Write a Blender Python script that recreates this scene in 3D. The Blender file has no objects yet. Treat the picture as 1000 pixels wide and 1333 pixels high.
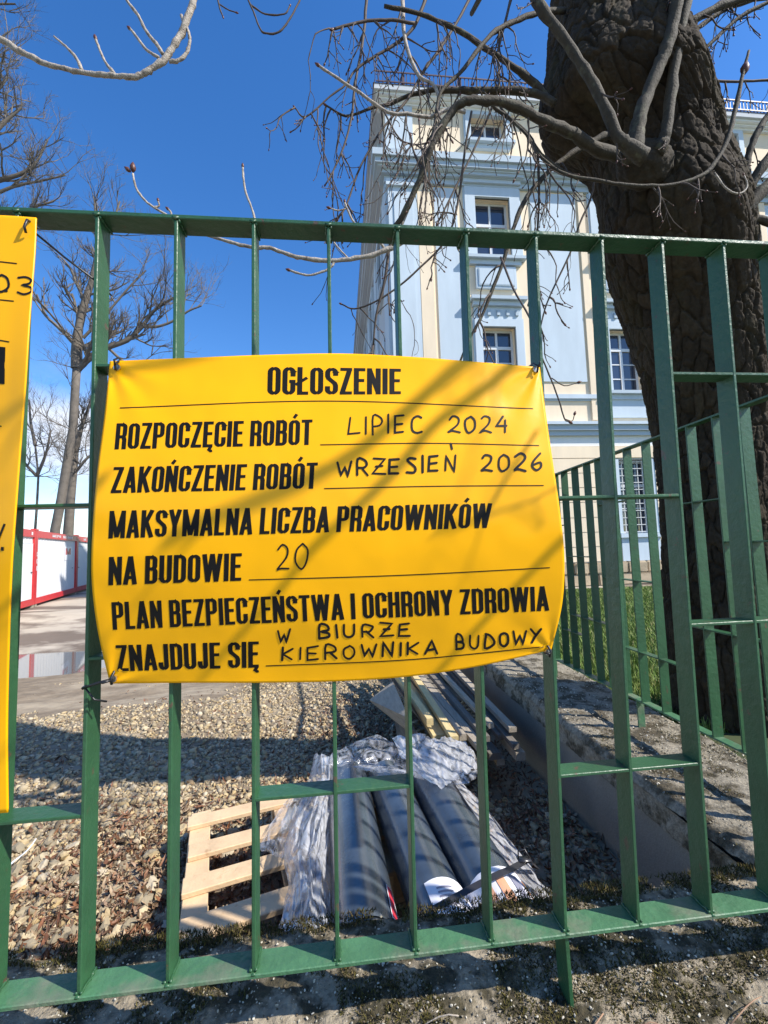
import bpy, bmesh, math, random
import numpy as np
from mathutils import Vector, Matrix
random.seed(7); rng = np.random.default_rng(11)
scn = bpy.context.scene
EYE = 1.65                                   # eye height above the far yard
YAW, PITCH, ROLL, FPX = 0.1041408, 0.0813973, -0.0315010, 570.0

# ---------------------------------------------------------------- camera, sky, sun
def cam_axes():
    cy, sy, cp, sp = math.cos(YAW), math.sin(YAW), math.cos(PITCH), math.sin(PITCH)
    f = np.array([sy*cp, cy*cp, sp]); r = np.array([cy, -sy, 0.]); u = np.cross(r, f)
    cr, sr = math.cos(ROLL), math.sin(ROLL)
    return r*cr+u*sr, -r*sr+u*cr, f
CR, CU, CF = cam_axes()
cd = bpy.data.cameras.new('camera'); cam = bpy.data.objects.new('camera', cd); scn.collection.objects.link(cam)
cd.sensor_fit = 'HORIZONTAL'; cd.sensor_width = 36; cd.lens = 36*FPX/1000; cd.clip_start = .02; cd.clip_end = 900
M = Matrix.Identity(4)
for i in range(3):
    M[i][0] = CR[i]; M[i][1] = CU[i]; M[i][2] = -CF[i]
M[2][3] = EYE
cam.matrix_world = M
scn.camera = cam
SUN = np.array([.89, -.455, .934]); SUN /= np.linalg.norm(SUN)
w = bpy.data.worlds.new('World'); scn.world = w; w.use_nodes = True
nt = w.node_tree; nt.nodes.clear()
N = nt.nodes.new; LK = nt.links.new
out = N('ShaderNodeOutputWorld'); bg = N('ShaderNodeBackground'); sky = N('ShaderNodeTexSky')
sky.sky_type = 'NISHITA'; sky.sun_disc = False
sky.sun_elevation = math.asin(SUN[2]); sky.sun_rotation = math.atan2(SUN[0], SUN[1])
sky.altitude = 300; sky.air_density = 1.0; sky.dust_density = .3; sky.ozone_density = 1.6
bg.inputs['Strength'].default_value = .105
tc = N('ShaderNodeTexCoord'); sep = N('ShaderNodeSeparateXYZ'); LK(tc.outputs['Generated'], sep.inputs[0])
mp = N('ShaderNodeMapping'); mp.inputs['Scale'].default_value = (1, 1, 2.1); mp.inputs['Location'].default_value = (2.3, .55, .0)
LK(tc.outputs['Generated'], mp.inputs[0])
nz = N('ShaderNodeTexNoise'); nz.inputs['Scale'].default_value = 2.6; nz.inputs['Detail'].default_value = 9; nz.inputs['Roughness'].default_value = .56
LK(mp.outputs[0], nz.inputs['Vector'])
cr = N('ShaderNodeValToRGB'); cr.color_ramp.elements[0].position = .50; cr.color_ramp.elements[1].position = .74
LK(nz.outputs['Fac'], cr.inputs[0])
lo = N('ShaderNodeMapRange'); lo.inputs['From Min'].default_value = .36; lo.inputs['From Max'].default_value = .26   # cumulus only low down
LK(sep.outputs['Z'], lo.inputs['Value'])
dp = N('ShaderNodeVectorMath'); dp.operation = 'DOT_PRODUCT'; LK(tc.outputs['Generated'], dp.inputs[0])
_a, _e = math.radians(-37), math.radians(9); dp.inputs[1].default_value = (math.sin(_a)*math.cos(_e), math.cos(_a)*math.cos(_e), math.sin(_e))
pr = N('ShaderNodeMapRange'); pr.inputs['From Min'].default_value = .93; pr.inputs['From Max'].default_value = .99; pr.inputs['To Min'].default_value = 0; pr.inputs['To Max'].default_value = .13; LK(dp.outputs['Value'], pr.inputs['Value'])
ad = N('ShaderNodeMath'); ad.operation = 'ADD'; LK(nz.outputs['Fac'], ad.inputs[0]); LK(pr.outputs[0], ad.inputs[1]); LK(ad.outputs[0], cr.inputs[0])
mu = N('ShaderNodeMath'); mu.operation = 'MULTIPLY'; LK(cr.outputs[0], mu.inputs[0]); LK(lo.outputs[0], mu.inputs[1])
hs = N('ShaderNodeHueSaturation'); hs.inputs['Saturation'].default_value = 1.34; hs.inputs['Value'].default_value = 1.6; hs.inputs['Hue'].default_value = .508
LK(sky.outputs[0], hs.inputs['Color'])
mx = N('ShaderNodeMix'); mx.data_type = 'RGBA'; LK(mu.outputs[0], mx.inputs[0]); LK(hs.outputs[0], mx.inputs[6]); mx.inputs[7].default_value = (6.2, 6.6, 7.4, 1)
LK(mx.outputs[2], bg.inputs['Color']); LK(bg.outputs[0], out.inputs[0])
sl = bpy.data.lights.new('sun', 'SUN'); sl.energy = 5.0; sl.angle = math.radians(.5); sl.color = (1, .95, .87)
so = bpy.data.objects.new('sun', sl); scn.collection.objects.link(so)
so.rotation_euler = Vector(SUN).to_track_quat('Z', 'Y').to_euler()
vs = scn.view_settings; vs.view_transform = 'Standard'; vs.look = 'None'; vs.gamma = 1; vs.use_curve_mapping = False; vs.exposure = 0.58

# ---------------------------------------------------------------- projection helpers (photo pixel -> place in the world)
def ray(x, y):
    return CF + CR*(x-500)/FPX + CU*(666.5-y)/FPX
def at(x, y, ax, v):
    """point seen at photo pixel (x, y) that lies on the plane axis = v (z measured from eye level)"""
    d = ray(x, y); p = d*(v/d[ax]); return np.array([p[0], p[1], p[2]+EYE])
def Z(zr): return zr+EYE

# ---------------------------------------------------------------- numpy noise
def _h(ix, iy, iz):
    n = (ix*374761393 + iy*668265263 + iz*2147483647) & 0xffffffff
    n = ((n ^ (n >> 13))*1274126177) & 0xffffffff
    return ((n ^ (n >> 16)) & 0xffff)/65535.
def vnoise(x, y, z=0.):
    x, y, z = np.broadcast_arrays(np.asarray(x, float), np.asarray(y, float), np.asarray(z, float))
    xi, yi, zi = np.floor(x).astype(np.int64), np.floor(y).astype(np.int64), np.floor(z).astype(np.int64)
    fx, fy, fz = x-xi, y-yi, z-zi
    fx, fy, fz = [t*t*(3-2*t) for t in (fx, fy, fz)]
    r = 0
    for a in (0, 1):
        for b in (0, 1):
            for c in (0, 1):
                r = r + _h(xi+a, yi+b, zi+c)*(fx if a else 1-fx)*(fy if b else 1-fy)*(fz if c else 1-fz)
    return r*2-1
def fbm(x, y, z=0., o=4):
    r = 0; a = 1; s = 0
    for i in range(o):
        r = r + a*vnoise(np.asarray(x)*2**i+i*7.1, np.asarray(y)*2**i+3.3*i, np.asarray(z)*2**i); s += a; a *= .5
    return r/s
def voro(u, v, pu):
    """cells on a sheet periodic in u (period pu cells): F1, F2-F1 and an id"""
    ui, vi = np.floor(u).astype(np.int64), np.floor(v).astype(np.int64)
    f1 = np.full(u.shape, 9.); f2 = f1.copy(); idn = np.zeros(u.shape)
    for a in (-1, 0, 1):
        for b in (-1, 0, 1):
            cu, cv = ui+a, vi+b; cm = np.mod(cu, pu)
            px_ = cu+_h(cm, cv, 5*np.ones_like(cu)); py_ = cv+_h(cm, cv, 9*np.ones_like(cu))
            d = np.hypot(u-px_, v-py_)
            nearer = d < f1
            f2 = np.where(nearer, f1, np.minimum(f2, d)); idn = np.where(nearer, _h(cm, cv, 3*np.ones_like(cu)), idn); f1 = np.where(nearer, d, f1)
    return f1, f2-f1, idn

# ---------------------------------------------------------------- materials
def mat(name, col=(.5, .5, .5), rough=.6, metal=0., spec=.5, var=0., vscale=5., bump=0., bscale=40., attr=None, col2=None, c2scale=6., c2lo=.45, c2hi=.6,
        stretch=(1, 1, 1), coat=0., detail=6., sub=None):
    m = bpy.data.materials.new(name); m.use_nodes = True; t = m.node_tree; n = t.nodes; l = t.links
    b = n['Principled BSDF']; b.inputs['Roughness'].default_value = rough; b.inputs['Metallic'].default_value = metal
    b.inputs['Specular IOR Level'].default_value = spec
    if coat: b.inputs['Coat Weight'].default_value = coat; b.inputs['Coat Roughness'].default_value = .12
    g = n.new('ShaderNodeNewGeometry'); mpp = n.new('ShaderNodeMapping'); mpp.inputs['Scale'].default_value = stretch; l.new(g.outputs['Position'], mpp.inputs[0])
    cur = None
    if attr:
        a = n.new('ShaderNodeAttribute'); a.attribute_name = attr; cur = a.outputs['Color']
    else:
        r = n.new('ShaderNodeRGB'); r.outputs[0].default_value = (*col, 1); cur = r.outputs[0]
    def noise(sc, dt=detail):
        q = n.new('ShaderNodeTexNoise'); q.inputs['Scale'].default_value = sc; q.inputs['Detail'].default_value = dt; q.inputs['Roughness'].default_value = .6
        l.new(mpp.outputs[0], q.inputs['Vector']); return q
    if col2:
        q = noise(c2scale); rr = n.new('ShaderNodeMapRange'); rr.inputs['From Min'].default_value = c2lo; rr.inputs['From Max'].default_value = c2hi
        l.new(q.outputs['Fac'], rr.inputs['Value']); mm = n.new('ShaderNodeMix'); mm.data_type = 'RGBA'
        l.new(rr.outputs[0], mm.inputs[0]); l.new(cur, mm.inputs[6]); mm.inputs[7].default_value = (*col2, 1); cur = mm.outputs[2]
    if var:
        q = noise(vscale); rr = n.new('ShaderNodeMapRange'); rr.inputs['From Min'].default_value = .25; rr.inputs['From Max'].default_value = .75
        rr.inputs['To Min'].default_value = 1-var; rr.inputs['To Max'].default_value = 1+var
        l.new(q.outputs['Fac'], rr.inputs['Value']); vm = n.new('ShaderNodeVectorMath'); vm.operation = 'SCALE'
        l.new(cur, vm.inputs[0]); l.new(rr.outputs[0], vm.inputs['Scale']); cur = vm.outputs[0]
    l.new(cur, b.inputs['Base Color'])
    if bump:
        q = noise(bscale); bp = n.new('ShaderNodeBump'); bp.inputs['Strength'].default_value = bump; bp.inputs['Distance'].default_value = .01
        l.new(q.outputs['Fac'], bp.inputs['Height']); l.new(bp.outputs[0], b.inputs['Normal'])
    return m
MT = {}
MT['green'] = mat('green_paint', (.026, .088, .036), .40, var=.22, vscale=9, bump=.25, bscale=55, col2=(.085, .06, .035), c2scale=34, c2lo=.64, c2hi=.68)
MT['rail'] = mat('worn_green_paint', (.055, .150, .070), .5, var=.25, vscale=12, bump=.35, bscale=60, col2=(.17, .165, .12), c2scale=9, c2lo=.5, c2hi=.72)
MT['yellow'] = mat('yellow_board', (.90, .415, .0),   .30, var=.04, vscale=4, spec=.28, bump=.05, bscale=14)
MT['ink'] = mat('black_print', (.008, .007, .006), .6, spec=.15)
MT['marker'] = mat('marker_ink', (.010, .009, .008), .55, spec=.2)
MT['tie'] = mat('black_plastic', (.012, .012, .013), .4)
MT['rim'] = mat('eyelet_metal', (.6, .6, .58), .35, metal=1)
MT['bark'] = mat('bark', attr='Col', rough=.9, spec=.2, var=.35, vscale=35, bump=.5, bscale=90)
MT['limb'] = mat('limb_bark', (.052, .042, .028), .75, spec=.3, var=.35, vscale=30, bump=.5, bscale=120, col2=(.11, .105, .065), c2scale=22, c2lo=.56, c2hi=.72)
MT['twig'] = mat('twig_bark', (.075, .055, .042), .7, spec=.3, var=.4, vscale=60)
MT['pale_twig'] = mat('pale_twig_bark', (.36, .31, .25), .6, spec=.35, var=.35, vscale=60, bump=.5, bscale=200, col2=(.13, .10, .075), c2scale=45, c2lo=.5, c2hi=.7)
MT['bud'] = mat('sticky_bud', (.10, .035, .02), .45, spec=.4, var=.3, vscale=150)
MT['fartwig'] = mat('grey_bark', (.13, .11, .088), .8, var=.3, vscale=3, bump=.4, bscale=12)
MT['stone'] = mat('gravel_stone', attr='Col', rough=.8, spec=.3, var=.15, vscale=60, bump=.3, bscale=120)
MT['leaf'] = mat('dry_leaf', attr='Col', rough=.6, spec=.35, var=.3, vscale=60)
MT['litter'] = mat('yard_soil', (.20, .15, .095), .95, var=.3, vscale=6, bump=.9, bscale=45, col2=(.33, .265, .18), c2scale=1.1, c2lo=.42, c2hi=.6)
MT['concrete'] = mat('concrete', (.34, .32, .29), .85, var=.2, vscale=2.2, bump=.35, bscale=60, col2=(.20, .175, .15), c2scale=1.3, c2lo=.52, c2hi=.66)
MT['slab'] = mat('pale_slab', (.42, .36, .28), .8, var=.15, vscale=2, bump=.4, bscale=30, col2=(.15, .115, .085), c2scale=.55, c2lo=.47, c2hi=.56, stretch=(.5, 1.3, 1))
MT['mud'] = mat('wet_mud', (.16, .135, .105), .45, var=.3, vscale=2.5, bump=.6, bscale=14)
MT['curb'] = mat('mossy_concrete', (.30, .25, .175), .95, var=.45, vscale=55, bump=.9, bscale=110, col2=(.055, .045, .022), c2scale=14, c2lo=.44, c2hi=.56)
MT['aggr'] = mat('rough_aggregate', (.27, .235, .175), .95, var=.5, vscale=70, bump=.9, bscale=130, col2=(.075, .06, .035), c2scale=9, c2lo=.46, c2hi=.58)
MT['wallface'] = mat('wall_render', (.23, .21, .17), .9, var=.16, vscale=4, bump=.5, bscale=70)
MT['moss'] = mat('moss', attr='Col', rough=.9, spec=.2)
MT['pine'] = mat('fresh_pine', (.62, .44, .26), .7, var=.18, vscale=9, bump=.25, bscale=60, stretch=(1, 1, 1), col2=(.46, .29, .15), c2scale=22, c2lo=.6, c2hi=.75)
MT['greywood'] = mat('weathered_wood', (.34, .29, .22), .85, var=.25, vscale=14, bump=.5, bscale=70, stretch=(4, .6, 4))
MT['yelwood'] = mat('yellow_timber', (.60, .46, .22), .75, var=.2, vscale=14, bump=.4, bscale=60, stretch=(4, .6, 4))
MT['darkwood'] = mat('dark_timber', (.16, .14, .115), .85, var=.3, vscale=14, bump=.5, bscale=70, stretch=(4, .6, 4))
MT['roll'] = mat('black_membrane', (.050, .064, .080), .27, spec=.8, var=.35, vscale=10, bump=.2, bscale=12, coat=.5)
MT['label_w'] = mat('white_label', (.78, .77, .80), .35, var=.05)
MT['label_r'] = mat('red_print', (.55, .04, .06), .35)
MT['label_o'] = mat('orange_print', (.75, .38, .22), .35)
MT['label_g'] = mat('grey_print', (.25, .25, .32), .4)
MT['strap'] = mat('strap', (.025, .025, .028), .35, spec=.7)
MT['card'] = mat('cardboard', (.30, .18, .11), .8, var=.2, vscale=30)
MT['cream'] = mat('cream_render', (.80, .655, .475), .9, var=.09, vscale=1.6, stretch=(1.5, 1.5, .35), bump=.1, bscale=30)
MT['blue'] = mat('pale_blue_render', (.50, .575, .635), .9, var=.08, vscale=1.6, stretch=(1.5, 1.5, .35), bump=.1, bscale=30)
MT['blue2'] = mat('blue_cornice_render', (.42, .495, .555), .85, var=.06, vscale=1.2)
MT['greywall'] = mat('grey_side_render', (.50, .52, .54), .9, var=.08, vscale=.8)
MT['white'] = mat('white_render', (.74, .74, .72), .85, var=.05)
MT['frame'] = mat('window_frame_paint', (.62, .64, .66), .5)
MT['glass'] = mat('window_glass', (.025, .035, .06), .04, spec=1.0)
MT['roofred'] = mat('roof_tiles', (.20, .08, .055), .8, var=.2)
MT['railmetal'] = mat('roof_rail_metal', (.10, .07, .08), .5)
MT['sand'] = mat('sandstone', (.42, .33, .22), .9, var=.25, vscale=3, bump=.8, bscale=12)
MT['grille'] = mat('white_grille', (.55, .55, .53), .5)
MT['dark'] = mat('dark_interior', (.02, .02, .022), .9)
MT['cwhite'] = mat('container_white', (.72, .73, .74), .45, var=.03)
MT['cred'] = mat('container_red', (.52, .028, .03), .4, var=.08)
MT['lawn'] = mat('lawn_soil', (.045, .06, .018), .95, var=.4, vscale=3)
MT['grass'] = mat('grass_blade', attr='Col', rough=.6, spec=.3)
MT['pave'] = mat('pavement_near', (.26, .245, .22), .95, var=.3, vscale=20, bump=.6, bscale=60)
MT['far'] = mat('far_ground', (.12, .12, .06), 1, var=.3, vscale=.1)
MT['hedge'] = mat('far_foliage', (.05, .055, .03), 1, var=.4, vscale=1.2)
MT['white_pl'] = mat('white_plastic', (.8, .8, .8), .4)
m = bpy.data.materials.new('puddle_water'); m.use_nodes = True; b = m.node_tree.nodes['Principled BSDF']
b.inputs['Base Color'].default_value = (.16, .145, .12, 1); b.inputs['Roughness'].default_value = .035; b.inputs['IOR'].default_value = 1.9; b.inputs['Specular IOR Level'].default_value = 1
q = m.node_tree.nodes.new('ShaderNodeTexNoise'); q.inputs['Scale'].default_value = 3; bp = m.node_tree.nodes.new('ShaderNodeBump'); bp.inputs['Strength'].default_value = .03
m.node_tree.links.new(q.outputs['Fac'], bp.inputs['Height']); m.node_tree.links.new(bp.outputs[0], b.inputs['Normal']); MT['water'] = m
def film_mat(name, tr, dens):
    m = bpy.data.materials.new(name); m.use_nodes = True; t = m.node_tree; n = t.nodes; l = t.links; n.clear()
    o = n.new('ShaderNodeOutputMaterial'); T = n.new('ShaderNodeBsdfTransparent'); D = n.new('ShaderNodeBsdfDiffuse'); TL = n.new('ShaderNodeBsdfTranslucent'); G = n.new('ShaderNodeBsdfGlossy')
    D.inputs['Color'].default_value = (.82, .83, .87, 1); TL.inputs['Color'].default_value = (.75, .76, .8, 1); G.inputs['Roughness'].default_value = .16
    g = n.new('ShaderNodeNewGeometry'); mp_ = n.new('ShaderNodeMapping'); mp_.inputs['Scale'].default_value = (1, .45, 1); l.new(g.outputs['Position'], mp_.inputs[0])
    q = n.new('ShaderNodeTexNoise'); q.inputs['Scale'].default_value = 17; q.inputs['Detail'].default_value = 9; q.inputs['Distortion'].default_value = 2.2; l.new(mp_.outputs[0], q.inputs['Vector'])
    bp = n.new('ShaderNodeBump'); bp.inputs['Strength'].default_value = .75; bp.inputs['Distance'].default_value = .010; l.new(q.outputs['Fac'], bp.inputs['Height'])
    for s in (D, TL, G): l.new(bp.outputs[0], s.inputs['Normal'])
    m1 = n.new('ShaderNodeMixShader'); m1.inputs[0].default_value = .4; l.new(D.outputs[0], m1.inputs[1]); l.new(TL.outputs[0], m1.inputs[2])
    m2 = n.new('ShaderNodeMixShader'); m2.inputs[0].default_value = .28; l.new(m1.outputs[0], m2.inputs[1]); l.new(G.outputs[0], m2.inputs[2])
    mr = n.new('ShaderNodeMapRange'); mr.inputs['From Min'].default_value = .35; mr.inputs['From Max'].default_value = .65; mr.inputs['To Min'].default_value = dens-.32; mr.inputs['To Max'].default_value = min(1, dens+.3)
    l.new(q.outputs['Fac'], mr.inputs['Value'])
    m3 = n.new('ShaderNodeMixShader'); l.new(mr.outputs[0], m3.inputs[0]); l.new(T.outputs[0], m3.inputs[1]); l.new(m2.outputs[0], m3.inputs[2]); l.new(m3.outputs[0], o.inputs[0])
    return m
MT['film'] = film_mat('plastic_film', .4, .62); MT['film2'] = film_mat('thin_plastic_film', .5, .32)

# ---------------------------------------------------------------- builders
WL = {}
def link(o): scn.collection.objects.link(o)
def thing(name, label, cat, loc=(0, 0, 0), group=None):
    o = bpy.data.objects.new(name, None); link(o); o.location = loc; o.empty_display_size = .1
    o['label'] = label; o['category'] = cat
    if group: o['group'] = group
    WL[o.name] = np.array(loc, float); return o
def tag(o, label=None, cat=None, group=None, kind=None):
    if label: o['label'] = label
    if cat: o['category'] = cat
    if group: o['group'] = group
    if kind: o['kind'] = kind
    return o
def place(name, me, parent, origin, kind=None):
    o = bpy.data.objects.new(name, me); link(o); origin = np.array(origin, float)
    base = WL[parent.name] if parent is not None else np.zeros(3)
    if parent is not None: o.parent = parent
    o.location = origin-base; WL[o.name] = origin
    if kind: o['kind'] = kind
    return o
class MB:
    def __init__(s): s.v = []; s.f = []; s.m = []; s.n = 0
    def add(s, vs, fs, mi=0):
        b = s.n; s.v.extend([tuple(map(float, p)) for p in vs]); s.n += len(vs)
        for f in fs: s.f.append(tuple(b+i for i in f)); s.m.append(mi)
        return s
    def box(s, a, b, mi=0):
        x0, y0, z0 = a; x1, y1, z1 = b
        return s.add([(x0, y0, z0), (x1, y0, z0), (x1, y1, z0), (x0, y1, z0), (x0, y0, z1), (x1, y0, z1), (x1, y1, z1), (x0, y1, z1)],
                     [(0, 3, 2, 1), (4, 5, 6, 7), (0, 1, 5, 4), (1, 2, 6, 5), (2, 3, 7, 6), (3, 0, 4, 7)], mi)
    def beam(s, p, q, w, h, up=(0, 0, 1), mi=0, ch=0.):
        """bar with a w x h section from p to q, optionally chamfered"""
        p, q, up = np.array(p, float), np.array(q, float), np.array(up, float)
        d = q-p; d /= np.linalg.norm(d); x = np.cross(d, up); x /= np.linalg.norm(x); z = np.cross(x, d)
        a, b = w/2, h/2
        if ch: pr = [(-a+ch, -b), (a-ch, -b), (a, -b+ch), (a, b-ch), (a-ch, b), (-a+ch, b), (-a, b-ch), (-a, -b+ch)]
        else: pr = [(-a, -b), (a, -b), (a, b), (-a, b)]
        k = len(pr); vs = [c+x*u+z*t for c in (p, q) for u, t in pr]
        return s.add(vs, [(i, (i+1) % k, k+(i+1) % k, k+i) for i in range(k)]+[tuple(range(k))[::-1], tuple(range(k, 2*k))], mi)
    def tube(s, pts, rad, n=6, mi=0, cap=True):
        pts = [np.array(p, float) for p in pts]; k = len(pts)
        if np.isscalar(rad): rad = [rad]*k
        ref = None; vs = []
        for i in range(k):
            d = pts[min(i+1, k-1)]-pts[max(i-1, 0)]; L = np.linalg.norm(d); d = d/(L if L > 1e-9 else 1)
            if ref is None: ref = np.cross(d, (0.3, .1, 1) if abs(d[2]) < .9 else (1, 0, 0))
            ref = ref-d*(ref@d); ref /= max(np.linalg.norm(ref), 1e-9); bi = np.cross(d, ref)
            for j in range(n):
                a = 2*math.pi*j/n; vs.append(pts[i]+(ref*math.cos(a)+bi*math.sin(a))*rad[i])
        fs = [(i*n+j, i*n+(j+1) % n, (i+1)*n+(j+1) % n, (i+1)*n+j) for i in range(k-1) for j in range(n)]
        if cap: fs += [tuple(range(n))[::-1], tuple(range((k-1)*n, k*n))]
        return s.add(vs, fs, mi)
    def build(s, name, mats, parent=None, origin=None, smooth=False, kind=None):
        if origin is None: origin = WL[parent.name] if parent is not None else (0, 0, 0)
        o = np.array(origin, float); me = bpy.data.meshes.new(name)
        me.from_pydata([tuple(np.array(p)-o) for p in s.v], [], s.f)
        for mm in (mats if isinstance(mats, (list, tuple)) else [mats]): me.materials.append(MT[mm] if isinstance(mm, str) else mm)
        if any(s.m): me.polygons.foreach_set('material_index', s.m)
        if smooth: me.polygons.foreach_set('use_smooth', [True]*len(s.f))
        me.update(); return place(name, me, parent, o, kind)
def npmesh(name, V, F, mats, parent=None, origin=None, smooth=False, kind=None, col=None):
    """fast mesh from arrays; F is (n, k) with constant k"""
    if origin is None: origin = WL[parent.name] if parent is not None else (0, 0, 0)
    V = np.asarray(V, float)-np.array(origin, float); me = bpy.data.meshes.new(name); n, k = F.shape
    me.vertices.add(len(V)); me.vertices.foreach_set('co', V.ravel())
    me.loops.add(n*k); me.loops.foreach_set('vertex_index', F.ravel().astype(np.int32))
    me.polygons.add(n); me.polygons.foreach_set('loop_start', (np.arange(n)*k).astype(np.int32))
    me.polygons.foreach_set('use_smooth', np.full(n, smooth))
    me.materials.append(MT[mats])
    if col is not None:
        a = me.color_attributes.new('Col', 'FLOAT_COLOR', 'POINT'); c = np.ones((len(V), 4)); c[:, :3] = col; a.data.foreach_set('color', c.ravel())
    me.update(calc_edges=True); me.validate(); return place(name, me, parent, origin, kind)
def gridf(nu, nv, wrap=False):
    i, j = np.meshgrid(np.arange(nv-1), np.arange(nu if wrap else nu-1), indexing='ij')
    a = i*nu+j; b_ = i*nu+(j+1) % nu
    return np.stack([a, b_, b_+nu, a+nu], -1).reshape(-1, 4)
def smoothpts(pts, k=4):
    """Catmull-Rom through the points (any columns)"""
    P = [np.array(p, float) for p in pts]; P = [2*P[0]-P[1]]+P+[2*P[-1]-P[-2]]; o = []
    for i in range(1, len(P)-2):
        for j in range(k):
            t = j/k; a, b, c, d = P[i-1:i+3]
            o.append(.5*((2*b)+(c-a)*t+(2*a-5*b+4*c-d)*t*t+(3*b-a-3*c+d)*t**3))
    o.append(P[-2]); return o

# ================================================================ GROUND
def floor_z(x, y):
    """height of the yard: a little higher along the fence, a shallow basin with the puddle, then level"""
    x, y = np.asarray(x, float), np.asarray(y, float)
    t = np.clip((y-1.2)/4.0, 0, 1); z = .165*(1-t)-.62*np.clip((y-4.6)/4.6, 0, 1)**1.15
    z = z+.10*np.exp(-((x+1.9)/1.2)**2-((y-4.9)/1.0)**2)*np.clip((y-3)/1.5, 0, 1)
    basin = np.clip((y-(8.9+.75*(x+5.6)))/.5, 0, 1)
    z = z+.05*(1-basin)*np.clip((y-6)/2, 0, 1)-.05*basin
    return z+.018*fbm(x*1.7, y*1.7, 0, 4)+.012*fbm(x*.8+.5*y, y*5, 3, 3)*np.clip((y-3.8)/1, 0, 1)*np.clip((12-y)/1, 0, 1)
nx, ny = 260, 300
gx = np.linspace(-13, 1.32, nx); gy = 1.12+(11.6-1.12)*np.linspace(0, 1, ny)**1.4
X, Y = np.meshgrid(gx, gy); Zg = floor_z(X, Y)
yard = npmesh('yard_ground', np.stack([X.ravel(), Y.ravel(), Zg.ravel()], 1), gridf(nx, ny), 'litter', smooth=True, kind='structure')
# far terrain under everything, one sheet to the horizon
V = []; 
for r_ in (0, 30, 120, 700):
    for a in range(24): V.append((r_*math.cos(a*math.pi/12), r_*math.sin(a*math.pi/12), -.9))
g = MB(); g.add(V, [(i*24+j, i*24+(j+1) % 24, (i+1)*24+(j+1) % 24, (i+1)*24+j) for i in range(3) for j in range(24)])
g.build('terrain', 'far', kind='structure')
# concrete yard beyond the puddle, rising to the containers
nx, ny = 160, 200
X, Y = np.meshgrid(np.linspace(-40, 1.24, nx), 11.2+40*np.linspace(0, 1, ny)**1.6); Zc = -.63+.63*np.clip((Y-11.2)/3.1, 0, 1)+.012*fbm(X*.5, Y*.9, 2, 4)
npmesh('concrete_yard', np.stack([X.ravel(), Y.ravel(), Zc.ravel()], 1), gridf(nx, ny), 'slab', smooth=True, kind='structure')
g = MB(); g.add([(-13, 7.6, -.585), (.9, 7.6, -.585), (.9, 11.6, -.585), (-13, 11.6, -.585)], [(0, 1, 2, 3)]); g.build('puddle', 'water', kind='structure')
# pavement on the viewer's side
g = MB(); g.box((-6, -8, -.1), (8, .555, .0)); g.build('pavement', 'pave', kind='structure')
# lawn between fence and building
def lawn_z(x, y): return Z(-1.08)-.34*np.clip((np.asarray(y)-2.2)/10.3, 0, 1)+.02*fbm(np.asarray(x)*.9, np.asarray(y)*.9, 1, 3)
nx, ny = 80, 80
X, Y = np.meshgrid(np.linspace(1.75, 24, nx), np.linspace(.4, 12.35, ny))
npmesh('lawn', np.stack([X.ravel(), Y.ravel(), lawn_z(X, Y).ravel()], 1), gridf(nx, ny), 'lawn', smooth=True, kind='structure')
g = MB(); g.box((1.4, 12.35, -.1), (24, 13.19, Z(-1.40))); g.build('building_pavement', 'slab', kind='structure')

# ================================================================ GRAVEL, LEAVES
def ico(sub):
    bm = bmesh.new(); bmesh.ops.create_icosphere(bm, subdivisions=sub, radius=1); bm.verts.ensure_lookup_table()
    v = np.array([p.co[:] for p in bm.verts]); f = np.array([[q.index for q in t.verts] for t in bm.faces]); bm.free(); return v, f
I1, F1_ = ico(1); I2, F2_ = ico(2)
def rotm(n, flat=.5):
    a = rng.uniform(0, 2*math.pi, n); t = rng.normal(0, flat, n); s = rng.normal(0, flat, n)
    ca, sa = np.cos(a), np.sin(a); O = np.zeros(n); E1 = np.ones(n)
    Rz = np.stack([ca, -sa, O, sa, ca, O, O, O, E1], -1).reshape(n, 3, 3)
    Rx = np.stack([E1, O, O, O, np.cos(t), -np.sin(t), O, np.sin(t), np.cos(t)], -1).reshape(n, 3, 3)
    Ry = np.stack([np.cos(s), O, np.sin(s), O, E1, O, -np.sin(s), O, np.cos(s)], -1).reshape(n, 3, 3)
    return Rx@Ry@Rz
PAL = np.array([.80, .735, .62])*np.array([(.52, .44, .30), (.42, .37, .28), (.58, .51, .38), (.32, .29, .23), (.50, .40, .24), (.60, .55, .46), (.26, .22, .17), (.36, .28, .19)])
def shapes(base, k=10):
    out = []
    for i in range(k):
        s = base*(1+.16*rng.normal(size=(len(base), 1)))
        for c in range(5):                      # chop random facets flat: broken limestone
            nrm = rng.normal(size=3); nrm /= np.linalg.norm(nrm); d = s@nrm; lim = rng.uniform(.45, .75)
            s = s-np.outer(np.clip(d-lim, 0, None), nrm)
        out.append(s)
    return out
SH1, SH2 = shapes(I1), shapes(I2)
def stones(pos, size, base, F, dark=None):
    n = len(pos); k = rng.integers(0, len(base), n); B = np.array(base)[k]
    sc = np.stack([size*rng.uniform(.8, 1.3, n), size*rng.uniform(.6, 1., n), size*rng.uniform(.42, .78, n)], 1)
    Vv = np.einsum('nij,nvj->nvi', rotm(n, .38), B*sc[:, None, :])+pos[:, None, :]
    c = PAL[rng.choice(len(PAL), n, p=[.22, .16, .18, .1, .12, .1, .07, .05])]*rng.uniform(.75, 1.15, (n, 1))
    Ff = F[None]+(np.arange(n)*B.shape[1])[:, None, None]
    return Vv, Ff, np.repeat(c, B.shape[1], 0)
def scatter(n, y0, y1, power, x0=-1.05, x1=.80):
    y = (y0**power+(y1**power-y0**power)*rng.uniform(size=n))**(1/power)
    x = y*rng.uniform(x0, x1, n); return x, y
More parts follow.
